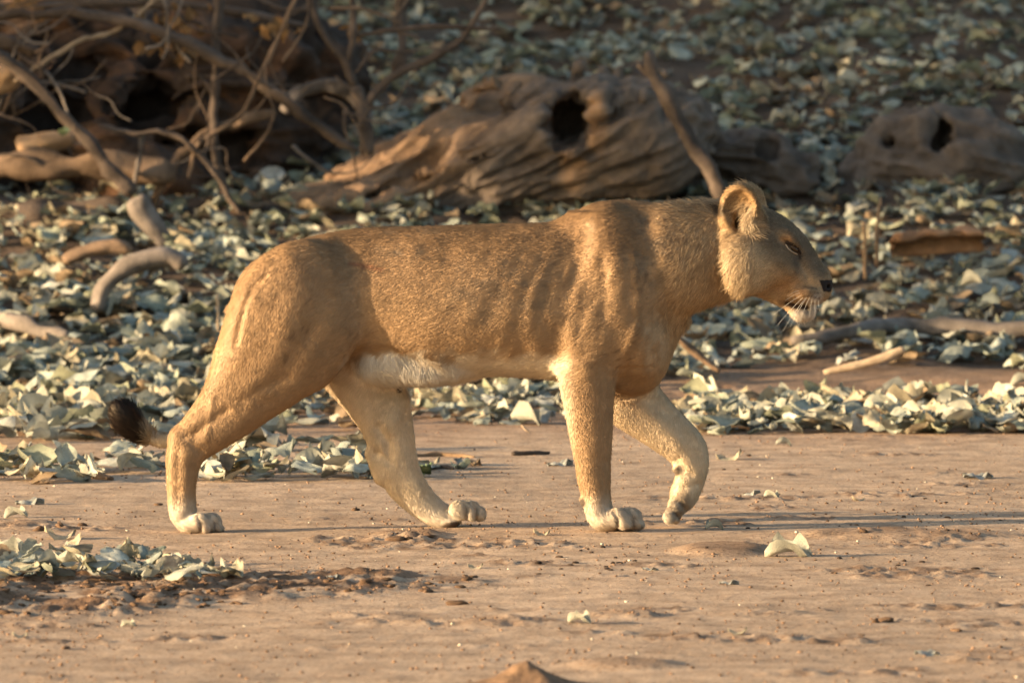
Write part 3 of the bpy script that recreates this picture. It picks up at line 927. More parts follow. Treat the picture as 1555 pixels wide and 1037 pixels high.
def fur_mat():
    m = bpy.data.materials.new('lion_fur')
    m.use_nodes = True
    nt = m.node_tree
    nt.nodes.remove(nt.nodes['Principled BSDF'])
    at = nd(nt, 'ShaderNodeAttribute', attribute_name='tint')
    na = nd(nt, 'ShaderNodeAttribute', attribute_name='skin_normal')
    ge = nd(nt, 'ShaderNodeNewGeometry')
    mx = nd(nt, 'ShaderNodeMix', data_type='VECTOR')
    mx.inputs[0].default_value = 0.16
    nt.links.new(na.outputs['Vector'], mx.inputs[4])
    nt.links.new(ge.outputs['Normal'], mx.inputs[5])
    no = nd(nt, 'ShaderNodeVectorMath', operation='NORMALIZE')
    nt.links.new(mx.outputs[1], no.inputs[0])
    df = nd(nt, 'ShaderNodeBsdfDiffuse')
    nt.links.new(at.outputs['Color'], df.inputs[0])
    nt.links.new(no.outputs[0], df.inputs['Normal'])
    gl = nd(nt, 'ShaderNodeBsdfGlossy')
    gl.inputs['Roughness'].default_value = 0.45
    gl.inputs[0].default_value = (0.8, 0.7, 0.55, 1)
    nt.links.new(no.outputs[0], gl.inputs['Normal'])
    ms = nd(nt, 'ShaderNodeMixShader')
    ms.inputs[0].default_value = 0.035
    nt.links.new(df.outputs[0], ms.inputs[1])
    nt.links.new(gl.outputs[0], ms.inputs[2])
    nt.links.new(ms.outputs[0], nt.nodes['Material Output'].inputs[0])
    return m
FURM = fur_mat()
fur('fur', LV, LQ, N, CH, HL, FL, 640000, rad=0.30, parent=lion, mat=FURM)
fur('fuzz', LV, LQ, N, CH, HL * 0.75, FL, 70000, rad=0.26, lift=0.38, jit=0.3, parent=lion, mat=FURM, seed=5)
fur('head_fur', LV, LQ, N, CH, HL, FL, 95000, rad=0.34, lift=0.26, jit=0.26, var=0.36, parent=lion, mat=FURM, seed=8, weight=(sstep(1040, 1110, U) * (Vp < 500)).astype(np.float32))
fur('neck_fur', LV, LQ, N, CH * 1.06, HL * 1.05, FL, 34000, rad=0.42, lift=0.30, jit=0.26, var=0.34, parent=lion, mat=FURM, seed=18, weight=(sstep(990, 1040, U) * sstep(1165, 1130, U) * (Vp < 500)).astype(np.float32))

# ---- eye, nose, whiskers, tail tuft
def ball(cu, cv, cw, ru, rv, rw, n=20):
    th, ph = np.meshgrid(np.linspace(0.001, math.pi - 0.001, n), np.linspace(0, 2 * math.pi, 2 * n, endpoint=False), indexing='ij')
    v = np.stack([cu + ru * np.sin(th) * np.cos(ph), cw + rw * np.sin(th) * np.sin(ph), cv + TILT * cw + rv * np.cos(th)], -1).reshape(-1, 3)
    i = np.arange(n * 2 * n).reshape(n, 2 * n)
    q = np.stack([i[:-1], i[1:], np.roll(i, -1, 1)[1:], np.roll(i, -1, 1)[:-1]], -1).reshape(-1, 4)
    return lion_world(v) - LOFF, q
def surf_w(u, v, side=-1):
    m = (np.abs(U - u) < 3) & (np.abs(Vp - v) < 3) & (Wd * side > 0)
    return float(np.median(Wd[m])) if m.any() else 40.0 * side
def tube_mesh(paths, nside=5):
    """paths: list of arrays (n,4) of x y z r in world space -> one mesh"""
    Vs, Qs, off = [], [], 0
    for p in paths:
        p = np.asarray(p, np.float64)
        n = len(p)
        t = np.gradient(p[:, :3], axis=0)
        t /= np.linalg.norm(t, axis=1, keepdims=True) + 1e-12
        ref = np.array([0, 0, 1.0]) if abs(t[0, 2]) < 0.9 else np.array([1.0, 0, 0])
        a = np.cross(t, ref)
        a /= np.linalg.norm(a, axis=1, keepdims=True) + 1e-12
        b = np.cross(t, a)
        an = np.linspace(0, 2 * math.pi, nside, endpoint=False)
        v = p[:, None, :3] + p[:, None, 3:4] * (a[:, None] * np.cos(an)[None, :, None] + b[:, None] * np.sin(an)[None, :, None])
        i = np.arange(n * nside).reshape(n, nside)
        q = np.stack([i[:-1], np.roll(i, -1, 1)[:-1], np.roll(i, -1, 1)[1:], i[1:]], -1).reshape(-1, 4)
        Vs.append(v.reshape(-1, 3))
        Qs.append(q + off)
        off += n * nside
    return np.concatenate(Vs), np.concatenate(Qs)
lid_d, lid_p = plain_mat('dark_lid', (0.03, 0.02, 0.015), 0.7, 0.2), plain_mat('pale_lid', (0.40, 0.31, 0.22), 0.8, 0.1)
eye_mat = plain_mat('dark_eye', (0.05, 0.028, 0.012), 0.12, 0.35)
for sgn in (-1, 1):
    w = surf_w(1203, 377, sgn)
    v_, q_ = ball(0, 0, 0, 8.0, 4.0, 4.0)
    co, si = math.cos(0.68), math.sin(0.68)
    x_, z_ = v_[:, 0].copy() - (ball(0, 0, 0, 1, 1, 1)[0][:, 0].mean()), v_[:, 2].copy() - 805 / S
    y_ = v_[:, 1].copy()
    cen = lion_world(np.array([pt(1203, 378.5, w - sgn * 1.4)]))[0] - LOFF
    v_ = np.stack([cen[0] + x_ * co + z_ * si, cen[1] + y_, cen[2] - x_ * si + z_ * co], 1)
    eo = obj('eye', mesh_arrays('eye', v_, q_), eye_mat, lion)
    for nm_, mt_, lp, rad_ in (('upper_lid', lid_d, [(1190, 370.5), (1196, 370.5), (1204, 373.5), (1210, 379), (1215, 388)], 1.7),
                               ('lower_lid', lid_p, [(1191, 373), (1195, 380), (1202, 385), (1210, 388.5)], 1.1)):
        q = spline(np.array([[a_, surf_w(a_, b_, sgn) + sgn * 0.9, b_, rad_ / S] for a_, b_ in lp]), 4)
        q[:, 2] += TILT * q[:, 1]
        q[0, 3] = q[-1, 3] = 0.3 / S
        x_ = lion_world(q[:, :3]) - LOFF
        obj(nm_, mesh_arrays(nm_, *tube_mesh([np.concatenate([x_, q[:, 3:]], 1)], 6)), mt_, eo)
sel = nose_m[LQ].min(1) > 0.35
idx, inv = np.unique(LQ[sel], return_inverse=True)
me = mesh_arrays('nose', lion_world(LV[idx] + N[idx] * 0.9) - LOFF, inv.reshape(-1, 4)[:, ::-1])
obj('nose', me, plain_mat('nose_leather', (0.018, 0.013, 0.012), 0.75, 0.15), lion)

wp = []
for (u0, v0, du, dv, ln_) in ((1214, 446, -1.0, 0.30, 26), (1217, 449, -0.92, 0.52, 50), (1220, 451, -0.80, 0.75, 56), (1224, 452, -0.62, 0.9, 46), (1228, 452, -0.5, 1.0, 40),
                           (1213, 443, -1, 0.18, 22), (1232, 453, -0.3, 1.0, 24), (1236, 453, -0.12, 1.0, 22), (1222, 453, -0.75, 0.95, 50), (1240, 452, 0.02, 1, 18)):
    for sgn in (-1, 1):
        w0 = surf_w(u0, v0, sgn)
        s_ = np.linspace(0, 1, 8)
        u = u0 + du * ln_ * s_ + 2 * s_ ** 2
        v = v0 + dv * ln_ * s_ + 5 * s_ ** 2
        w = w0 + sgn * (-1 + 16 * s_ - 5 * s_ ** 2)
        x = lion_world(np.stack([u, w, v + TILT * w], 1)) - LOFF
        wp.append(np.concatenate([x, (0.20 * (1 - 0.7 * s_) / S)[:, None]], 1))
wm = plain_mat('whisker', (0.8, 0.76, 0.68), 0.4, 0.5)
for p in wp:
    obj('whisker', mesh_arrays('whisker', *tube_mesh([p], 4)), wm, lion)

# tuft: a core and its long dark hair
fl2 = Field((140, 20, 590), (250, 80, 700), 2.0)
fl2.chain([pt(222, 662, 46, 9, 1), pt(206, 653, 46, 13, 1), pt(193, 640, 46, 16.5, 1), pt(185, 628, 46, 15, 1)], k=4)
tv, tq = fl2.mesh()
tn = vnormals(tv, tq)
tc_ = np.tile(np.array([0.014, 0.009, 0.008], np.float32), (len(tv), 1))
tc_ = mixc(tc_, sstep(212, 226, tv[:, 0] + 3 * noise3(tv[:, 0] / 5, tv[:, 1] / 5, tv[:, 2] / 5, 3)), (0.42, 0.34, 0.22))
me = mesh_arrays('tail_tuft', lion_world(tv) - LOFF, tq[:, ::-1])
set_color(me, tc_)
tuft = obj('tail_tuft', me, coat, lion, label='dark brown tuft at the end of the tail')
tf = np.tile(np.array([-0.72, 0, -0.70], np.float32), (len(tv), 1)) + tn * 0.25
fur('tuft_hair', tv, tq, tn, tc_, np.full(len(tv), 13.0, np.float32), tf, 9000, lift=0.25, rad=0.55, jit=0.22, parent=tuft, mat=FURM, seed=9)
# ------------------------------------------------------------------ dry leaves
PAL = np.array([(0.40, 0.42, 0.34), (0.37, 0.40, 0.34), (0.46, 0.45, 0.36), (0.33, 0.35, 0.26), (0.48, 0.42, 0.29), (0.28, 0.285, 0.19), (0.29, 0.21, 0.13), (0.46, 0.46, 0.40)], np.float32) * 0.92
PROB = [0.19, 0.17, 0.13, 0.14, 0.12, 0.10, 0.09, 0.06]
NL, NW = 8, 6
def leaf_shape(rng, crumple):
    """one curled leaf about 1 long; open sheet"""
    s = np.linspace(0, 1, NL)[:, None] * np.ones((1, NW))
    t = np.linspace(-1, 1, NW)[None, :] * np.ones((NL, 1))
    half = (0.05 + np.sin(math.pi * np.clip(s, 0, 1) ** 0.85) ** 0.75) * rng.uniform(0.27, 0.43)
    half = half * (1 + 0.17 * noise3(s * 5, np.sign(t) * 3, 0, int(rng.integers(1e4))))
    cu = rng.uniform(-1.0, 2.2) * crumple             # sideways curl
    a = t * cu
    wv = half * np.where(abs(cu) > 0.05, np.sin(a) / (cu if abs(cu) > 0.05 else 1), t)
    up = half * np.where(abs(cu) > 0.05, (1 - np.cos(a)) / (cu if abs(cu) > 0.05 else 1), 0)
    be = rng.uniform(-1.3, 1.6) * crumple              # lengthways bend
    b = (s - 0.5) * be
    X = np.sin(b) / be if abs(be) > 0.05 else s - 0.5
    Zb = (1 - np.cos(b)) / be if abs(be) > 0.05 else 0 * s
    tw = rng.uniform(-0.7, 0.7) * (s - 0.5) * crumple
    Y = wv * np.cos(tw) - up * np.sin(tw)
    Z = wv * np.sin(tw) + up * np.cos(tw) + Zb
    sd = int(rng.integers(1e4))
    Z = Z + 0.12 * crumple * noise3(s * 4, t * 2.0, 0, sd) * (0.35 + np.abs(t)) + 0.025 * noise3(s * 8, t * 4, 4, sd)
    Y = Y + 0.05 * noise3(s * 5, t * 2, 7, sd)
    X = X + 0.03 * noise3(s * 3, t * 2, 2, sd)
    Z = Z - 0.015 * np.exp(-(t / 0.25) ** 2)
    v = np.stack([X, Y, Z], -1).reshape(-1, 3)
    ci = int(rng.choice(len(PAL), p=PROB))
    base = PAL[ci] * rng.uniform(0.85, 1.12)
    c = base * (1 + 0.10 * noise3(s * 5, t * 3, 1, sd) + 0.08 * np.exp(-(t / 0.2) ** 2) - 0.16 * (np.abs(t) > 0.9) - 0.35 * sstep(0.25, 0.6, noise3(s * 3, t * 1.5, 9, sd))).reshape(-1, 1)
    return v.astype(np.float32), c.astype(np.float32), ci
li = np.arange(NL * NW).reshape(NL, NW)
LEAFQ = np.stack([li[:-1, :-1], li[1:, :-1], li[1:, 1:], li[:-1, 1:]], -1).reshape(-1, 4)
lr = np.random.default_rng(77)
LEAVES = [leaf_shape(lr, 0.45 + 0.85 * (i % 8) / 7) for i in range(40)]
leaf_m = tint_mat('dry_leaf', rough=0.85, noise=38.0, amount=0.32, bump=0.5, spec=0.15, trans=0.18, bdist=0.008)
LEAFME = []
CWORD = ['grey-green', 'blue-grey', 'pale cream', 'dull green', 'yellowish', 'olive', 'brown', 'whitish']
for v, c, ci in LEAVES:
    me = mesh_arrays('dry_leaf', v, LEAFQ)
    set_color(me, c)
    me.materials.append(leaf_m)
    LEAFME.append(me)

def litter_mask(px, py):
    """where the fallen leaves lie, read off the photograph as places on the ground"""
    n = noise_px(px, py)
    m = 0.95 * sstep(612, 585, py + 10 * n) * sstep(-90, 5, py)
    bare = 1.1 * blob(px, py, 1360, 590, 420, 40) + blob(px, py, 20, 615, 90, 22) + 0.5 * sstep(0.1, 0.5, n) * sstep(420, 520, py) * sstep(600, 700, px)
    m = m * (1 - np.clip(bare, 0, 1))
    m = np.maximum(m, blob(px, py, 330, 480, 480, 230) * sstep(680, 600, py + 14 * n - 0.08 * (300 - px)))
    m = np.maximum(m, 1.15 * sstep(612, 624, py) * sstep(664, 650, py + 4 * n) * sstep(1010, 1040, px))
    m = np.maximum(m, blob(px, py, 80, 640, 130, 34))
    m = np.maximum(m, sstep(685, 696, py) * sstep(740, 726, py + 5 * n) * sstep(240, 200, px))
    m = np.maximum(m, sstep(680, 690, py) * sstep(738, 724, py + 5 * n) * sstep(300, 325, px) * sstep(580, 555, px))
    m = np.maximum(m, 0.75 * blob(px, py, 740, 612, 150, 34))
    # thinner and patchy high on the bank
    m = m * (1 - 0.6 * sstep(170, 40, py) * sstep(-0.2, 0.3, n))
    m = m * (1 - 0.8 * blob(px, py, 190, 150, 300, 190))
    return np.clip(m, 0, 1.15)
def noise_px(px, py):
    return fbm(px / 70, py / 30, 0, 3, 91)

leafs = []                                              # x, y, z, variant, size, yaw, pitch, roll, label key
DULL = [i for i, (v, c, _) in enumerate(LEAVES) if c.mean() < 0.30]
PALE = [i for i, (v, c, _) in enumerate(LEAVES) if c.mean() > 0.34]
def put_leaf(x, y, z, size, key, tilt=0.5, var=None):
    if var is None and key in ('front_pile', 'right_strip', 'left_strip', 'mid_pile') and lr.random() < 0.4:
        var = PALE[int(lr.integers(len(PALE)))]
    leafs.append((x, y, z, int(lr.integers(40)) if var is None else var, size, lr.uniform(0, 6.283), lr.normal() * tilt, lr.normal() * tilt, key))
n = 31000
cx = lr.uniform(-4.4, 4.4, n)
cy = 3.6 + (24 - 3.6) * lr.random(n) ** 1.25
cz = ground_h(cx, cy)
cpx, cpy = to_px(cx, cy, cz)
ok = lr.random(n) < litter_mask(cpx, cpy) * np.where(cy < 8, 1.0, 0.85)
for x, y, z, px, py in zip(cx[ok], cy[ok], cz[ok], cpx[ok], cpy[ok]):
    key = 'bank'
    if y < 6.2:
        key = 'right_strip' if px > 1000 else ('left_strip' if px < 260 else 'mid_pile')
    elif y < 9 and px < 480:
        key = 'left_litter'
    elif y < 9:
        key = 'belly_litter' if px < 900 else 'right_litter'
    put_leaf(x, y, z + lr.random() ** 1.5 * 0.05, lr.uniform(0.08, 0.18) if y < 9.5 and px < 480 else lr.uniform(0.07, 0.16) if y < 9.5 else lr.uniform(0.07, 0.15), key, 0.24, DULL[int(lr.integers(len(DULL)))] if y > 10.5 and lr.random() < 0.6 else None)
# the strips and piles that stand up from the sand
def strip(x0, x1, y0, y1, n, key, up, s0=0.07, s1=0.14, tilt=0.34):
    for i in range(n):
        px, py = lr.uniform(x0, x1), lr.uniform(y0, y1)
        g = G(px, py)
        e = min(1, 4 * min((px - x0) / (x1 - x0), (x1 - px) / (x1 - x0)) + 0.3)
        put_leaf(g.x, g.y, g.z + lr.random() * up * e, lr.uniform(s0, s1), key, tilt)
strip(1020, 1600, 640, 660, 160, 'right_strip', 0.05)
strip(-60, 235, 705, 735, 60, 'left_strip', 0.05)
strip(310, 570, 705, 732, 64, 'mid_pile', 0.05, 0.08, 0.14)
strip(640, 730, 706, 716, 6, 'mid_pile', 0.003, 0.06, 0.11, 0.08)
strip(-70, 300, 858, 884, 110, 'front_pile', 0.042, 0.055, 0.11, 0.26)
strip(290, 365, 866, 878, 6, 'front_pile', 0.01, 0.06, 0.10)

KEYLAB = {
    'bank': ('leaf fallen on the shaded earth bank', 'leaves on the shaded bank'),
    'right_strip': ('leaf in the strip edging the sand ahead of the lioness', 'leaves in the strip along the sand edge'),
    'left_strip': ('leaf around the flat stick behind the tail tuft', 'leaves around the flat stick'),
    'mid_pile': ('leaf in the low pile between the hind legs', 'leaves in the low pile between the hind legs'),
    'left_litter': ('leaf in the deep litter behind the lioness rump', 'leaves in the litter behind the rump'),
    'belly_litter': ('leaf in the litter seen beneath the belly', 'leaves seen beneath the belly'),
    'right_litter': ('leaf in the litter around the long grey branch', 'leaves around the long grey branch'),
    'front_pile': ('leaf in the bleached pile beside the dark soil clods', 'leaves in the pile by the soil clods'),
}
def leaf_matrix(l):
    x, y, z, var, s, yaw, pi_, ro, key = l
    cy_, sy_ = math.cos(yaw), math.sin(yaw)
    cp, sp = math.cos(pi_), math.sin(pi_)
    cr, sr = math.cos(ro), math.sin(ro)
    Rz = np.array([[cy_, -sy_, 0], [sy_, cy_, 0], [0, 0, 1]])
    Ry = np.array([[cp, 0, sp], [0, 1, 0], [-sp, 0, cp]])
    Rx = np.array([[1, 0, 0], [0, cr, -sr], [0, sr, cr]])
    return Rz @ Ry @ Rx * s
def leaf_place(l):
    M = leaf_matrix(l)
    v = LEAVES[l[3]][0] @ M.T
    off = -np.quantile(v[:, 2], 0.12)
    return M, v, np.array([l[0], l[1], l[2] + off])
order = []
for i, l in enumerate(leafs):
    px, py = to_px(l[0], l[1], l[2])
    if -10 < px < W0 + 10 and -5 < py < H0:
        order.append((l[4] / (l[1] + DCAM) * (1.25 if l[8] in ('right_strip', 'front_pile', 'mid_pile', 'left_strip') else 1.0), i))
order.sort(reverse=True)
single = set(i for _, i in order[:285])
LABN = {}
def leaf_object(l, label, group):
    M, v, p = leaf_place(l)
    o = bpy.data.objects.new('dry_leaf', LEAFME[l[3]])
    COL.objects.link(o)
    m4 = np.eye(4)
    m4[:3, :3] = M
    m4[:3, 3] = p
    o.matrix_world = Matrix(m4.tolist())
    o['label'], o['category'] = label, 'leaf'
    if group:
        o['group'] = group
    return o
mv, mc = [], []
for i, l in enumerate(leafs):
    if i in single:
        cw = CWORD[LEAVES[l[3]][2]] + (' nearly flat', ' curled', ' tightly curled')[min(2, (l[3] % 8) // 3)]
        leaf_object(l, cw + ' ' + KEYLAB[l[8]][0], KEYLAB[l[8]][1])
    else:
        M, v, p = leaf_place(l)
        mv.append(v + p)
        mc.append(LEAVES[l[3]][1] * (0.8 + 0.4 * lr.random()))
mq = np.concatenate([LEAFQ + k * NL * NW for k in range(len(mv))])
me = mesh_arrays('leaf_litter', np.concatenate(mv), mq)
set_color(me, np.concatenate(mc))
obj('leaf_litter', me, leaf_m, label='deep litter of curled grey-green leaves covering the bank', cat='leaf litter', kind='stuff')

# leaves lying alone on the sand
ALONE = [
    (1485, 727, 0.115, 'smooth pale leaf lying alone on the sand ahead of the lioness'),
    (1197, 845, 0.155, 'largest crumpled white leaf alone on the sand before the front paws'),
    (1108, 698, 0.11, 'flat pale leaf on the sand just beyond the lifted wrist'),
    (1140, 752, 0.065, 'small crumpled cream leaf beyond the lifted paw'),
    (1172, 755, 0.06, 'thin white leaf scrap next to the crumpled cream leaf'),
    (1303, 760, 0.055, 'tiny pale leaf beside the leg shadows on the sand'),
    (1107, 887, 0.06, 'small cream leaf in front of the crumpled white leaf'),
    (1085, 804, 0.075, 'cream pointed leaf right beside the lifted paw'),
    (822, 812, 0.06, 'small white leaf on the sand between front and hind paws'),
    (45, 765, 0.10, 'pale flat leaf on bare sand behind the near hind paw'),
    (24, 786, 0.085, 'greenish curled leaf on bare sand near the leaf pile'),
    (90, 818, 0.115, 'thin translucent leaf just beyond the bleached leaf pile'),
    (507, 877, 0.045, 'tiny cream leaf standing up beyond the soil clods'),
    (880, 945, 0.075, 'white leaf beside a dark crust line on the sand'),
    (1120, 962, 0.06, 'small white leaf beside scattered crumbs in the foreground'),
    (1408, 995, 0.075, 'pale flat leaf on the open foreground sand'),
    (195, 951, 0.045, 'tiny grey leaf below the dark soil clods'),
    (722, 863, 0.055, 'grey flat leaf on sand among small clods'),
    (850, 707, 0.10, 'long pale leaf on the sand behind the standing foreleg'),
    (1190, 677, 0.07, 'crumpled pale leaf just off the leaf strip'),
    (30, 967, 0.05, 'crumpled white scrap of leaf on foreground sand'),
    (988, 866, 0.05, 'small brownish leaf scrap among dark pellets'),
    (1555, 585, 0.12, 'cream leaf on reddish soil near the grey branch'),
]
pale = [i for i, (v, c, _) in enumerate(LEAVES) if c.mean() > 0.33 and 2 <= i % 8 < 7]
for k, (px, py, sz, lab) in enumerate(ALONE):
    g = G(px, py)
    yaw = lr.uniform(-0.5, 0.5)
    leaf_object((g.x, g.y, g.z, pale[k % len(pale)], sz * 0.85, yaw, lr.normal() * 0.12, lr.normal() * 0.15, ''), lab, None)

# ------------------------------------------------------------------ dead wood
WOODC = {'grey': (0.165, 0.138, 0.116), 'brown': (0.17, 0.115, 0.075), 'dark': (0.10, 0.075, 0.058), 'tan': (0.34, 0.22, 0.125), 'pale': (0.36, 0.27, 0.18)}
wood_m = tint_mat('weathered_wood', rough=0.9, noise=14.0, amount=0.45, bump=0.6, spec=0.15, bdist=0.012)

def stick_mesh(path, seed=1, rough=0.22, nside=14, flat=1.0, sub=6):
    """knotty, grained, closed piece of wood along a path of world points with radius"""
    p = spline(path, sub)
    n = len(p)
    t = np.gradient(p[:, :3], axis=0)
    t /= np.linalg.norm(t, axis=1, keepdims=True) + 1e-12
    ref = np.array([0.1, 1.0, 0.05])
    a = np.cross(t, ref)
    a /= np.linalg.norm(a, axis=1, keepdims=True) + 1e-12
    b = np.cross(t, a)
    an = np.linspace(0, 2 * math.pi, nside, endpoint=False)
    ca, sa = np.cos(an)[None], np.sin(an)[None]
    sl = np.concatenate([[0], np.cumsum(np.linalg.norm(np.diff(p[:, :3], axis=0), axis=1))])[:, None]
    rm = p[:, 3].mean()
    f = 1 + rough * (noise3(ca * 1.6 + 3, sa * 1.6, sl / rm * 0.35, seed) + 0.6 * noise3(ca * 3.4, sa * 3.4, sl / rm * 0.22, seed + 1)) \
        + rough * 0.8 * noise3(0, 0, sl / rm * 0.5, seed + 2)
    r = p[:, 3:4] * f
    r[0] *= 0.75
    r[-1] *= 0.6
    v = p[:, None, :3] + r[:, :, None] * (a[:, None] * ca[..., None] + flat * b[:, None] * sa[..., None])
    wob = np.stack([noise3(sl[:, 0] / rm * 0.3, k, 0, seed + 5) for k in range(3)], 1) * rm * rough * 1.2
    v = v + wob[:, None]
    i = np.arange(n * nside).reshape(n, nside)
    q = np.stack([i[:-1], np.roll(i, -1, 1)[:-1], np.roll(i, -1, 1)[1:], i[1:]], -1).reshape(-1, 4)
    V = np.concatenate([v.reshape(-1, 3), v[0].mean(0)[None], v[-1].mean(0)[None]])
    c0, c1 = n * nside, n * nside + 1
    caps = [[c0, i[0, (k + 1) % nside], i[0, k], i[0, k]] for k in range(0)]
    tri = np.array([[c0, i[0, (k + 1) % nside], i[0, k]] for k in range(nside)] + [[c1, i[-1, k], i[-1, (k + 1) % nside]] for k in range(nside)])
    return V, q, tri

def mixed_mesh(name, V, Q, T):
    me = bpy.data.meshes.new(name)
    me.vertices.add(len(V))
    me.vertices.foreach_set('co', np.asarray(V, np.float32).ravel())
    li_ = np.concatenate([Q.ravel(), T.ravel()]).astype(np.int32)
    me.loops.add(len(li_))
    me.loops.foreach_set('vertex_index', li_)
    me.polygons.add(len(Q) + len(T))
    me.polygons.foreach_set('loop_start', np.concatenate([np.arange(len(Q)) * 4, len(Q) * 4 + np.arange(len(T)) * 3]).astype(np.int32))
    me.polygons.foreach_set('use_smooth', np.ones(len(Q) + len(T), bool))
    me.update(calc_edges=True)
    return me

def wood_tint(V, base, seed):
    base = np.array(base)
    g = fbm(V[:, 0] * 5, V[:, 1] * 5, V[:, 2] * 11, 3, seed)
    return np.clip(base * (1 + 0.35 * g)[:, None], 0.01, 1)

def stick(name, pts, y, col, label=None, cat='stick', group=None, parent=None, seed=None, on_ground=False, up=0.0, flat=1.0, rough=0.22):
    """pts rows (px, py, radius in photo pixels[, dy]); y = depth plane, or the ground under each point"""
    seed = seed or random.randint(1, 9999)
    w = []
    for q in pts:
        if on_ground:
            g = G(q[0], q[1])
            yy = g.y
            r = q[2] * (yy + DCAM) / FPX
            w.append((g.x, g.y, g.z + r * 0.7 + up, r))
        else:
            yy = y + (q[3] if len(q) > 3 else 0)
            g = P(q[0], q[1], yy)
            w.append((g.x, g.y, g.z, q[2] * (yy + DCAM) / FPX))
    V, Q, T = stick_mesh(w, seed, rough, flat=flat)
    base = np.array(w[0][:3]) if parent is None else np.array(parent.location)
    me = mixed_mesh(name, V - base, Q, T)
    set_color(me, wood_tint(V, WOODC[col], seed))
    o = obj(name, me, wood_m, parent, label, cat if parent is None else None, group)
    if parent is None:
        o.location = base
    return o

# hollow fallen trunk, meshed as one piece
def sdf_wood(name, build, lo, hi, vox, base_col, grain, amp, label, cat, holes=(), origin=None, parent=None, hi_col=None, lie=0.0):
    f = Field(lo, hi, vox)
    build(f)
    V, Q = f.mesh()
    V, Q = biggest(V, Q)
    V = laplace(V, Q, 2)
    Nn = vnormals(V, Q)
    ax, ay, az = grain                                   # noise frequency along x, y, z: low along the grain
    ca_, sa_ = math.cos(lie), math.sin(lie)
    A_, B_ = V[:, 0] * ca_ + V[:, 2] * sa_, -V[:, 0] * sa_ + V[:, 2] * ca_
    d = fbm(A_ * ax, V[:, 1] * ay, B_ * az, 4, 15, 0.55)
    d = 0.5 * d - 0.9 * np.abs(noise3(A_ * ax * 0.8 + 3, V[:, 1] * ay * 1.3, B_ * az * 1.3 + 0.6 * noise3(A_ * 4, B_ * 4, 0, 5), 16)) + 0.35
    # frequencies rotated to follow the lie of the log
    V2 = V + Nn * (amp * d)[:, None]
    V2 = V2 + Nn * (amp * 1.4 * noise3(V[:, 0] * 3, V[:, 1] * 3, V[:, 2] * 3, 17))[:, None]
    c = np.array(base_col) * np.clip(1 + 0.45 * d, 0.4, 1.7)[:, None]
    if hi_col is not None:
        m, cc = hi_col(V2)
        c = c * (1 - m[:, None]) + np.array(cc) * np.clip(1 + 0.4 * d, 0.5, 1.6)[:, None] * m[:, None]
    org = np.array(origin if origin is not None else V2.mean(0) * [1, 1, 0] + [0, 0, V2[:, 2].min()])
    me = mesh_arrays(name, V2 - org, Q)
    set_color(me, np.clip(c, 0.01, 1))
    o = obj(name, me, wood_m, parent, label, cat if parent is None else None)
    o.location = org
    return o

YT = 11.9                                                # depth of the big trunk
def tp(px, py, dy=0.0):
    return np.array(P(px, py, YT + dy))
MPP = (YT + DCAM) / FPX
def rr(px):
    return px * MPP
def build_trunk(f):
    def ch(rows, k):
        f.chain([[*tp(a, b, d), rr(r), q] for a, b, r, d, q in rows], k=k, sub=3)
    ch([(1015, 205, 78, 0.05, 1), (940, 212, 88, 0.0, 1), (860, 222, 88, 0.0, 1), (770, 245, 80, 0.02, 1), (690, 280, 52, -0.02, 1), (630, 312, 30, -0.06, 1)], 0.06)
    ch([(405, 346, 14, 0.0, 1.6), (455, 332, 26, 0.06, 1.6), (505, 306, 34, 0.1, 1.6), (572, 268, 42, 0.15, 1.5), (650, 226, 42, 0.2, 1.4), (730, 188, 42, 0.25, 1.3), (800, 168, 46, 0.28, 1), (900, 165, 44, 0.2, 1)], 0.05)
    ch([(470, 330, 22, -0.05, 1.4), (560, 318, 34, -0.05, 1.4), (630, 300, 40, 0.0, 1.2)], 0.05)
    ch([(500, 272, 9, 0.22, 1), (560, 240, 11, 0.24, 1), (640, 196, 14, 0.28, 1)], 0.015)
    tr_ = np.random.default_rng(8)
    for k in range(34):
        t0 = tr_.uniform(0, 0.85)
        off = tr_.uniform(-46, 46)
        def at_(t):
            return (450 + 560 * t, 318 - 175 * min(t / 0.62, 1) + 10 * max(t - 0.62, 0) + off + 40 * t)
        t1 = t0 + tr_.uniform(0.08, 0.22)
        d0 = tr_.uniform(-0.30, -0.16) * (0.45 + 0.55 * min(1, t0 * 2.2)) + 0.05
        f.seg(tp(*at_(t0), d0), tp(*at_(t1), d0 + tr_.uniform(-0.03, 0.03)), rr(tr_.uniform(3, 7)), rr(tr_.uniform(1.5, 4)), 2.2, 2.2, k=0.006, cut=(k % 3 != 0))
    for k in range(9):                                   # broken fibres standing up along the crest
        x0 = tr_.uniform(690, 1000)
        f.seg(tp(x0, 150 + 0.05 * (x0 - 700), tr_.uniform(-0.05, 0.2)), tp(x0 + tr_.uniform(10, 60), tr_.uniform(104, 128), tr_.uniform(-0.05, 0.2)), rr(12), rr(4), 1, 1, k=0.02)
    # knot hole, splits in the slab, rot pocket
    f.ell(tp(866, 186, -0.2), (rr(38), 0.46, rr(46)), k=0.03, rot=-0.15, cut=True)
    f.seg(tp(655, 235, -0.08), tp(590, 285, -0.1), rr(6), rr(9), 2.5, 2.5, k=0.02, cut=True)
    f.seg(tp(560, 300, -0.15), tp(640, 262, -0.15), rr(5), rr(6), 3, 3, k=0.02, cut=True)
    f.ell(tp(950, 175, -0.3), (rr(22), 0.08, rr(30)), k=0.05, cut=True)
    f.ell(tp(985, 250, -0.3), (rr(24), 0.1, rr(40)), k=0.05, cut=True)
    f.seg(tp(912, 150, -0.24), tp(905, 225, -0.24), rr(8), rr(6), 1, 1, k=0.03)
    f.ell(tp(868, 235, -0.27), (rr(20), 0.06, rr(14)), k=0.03)
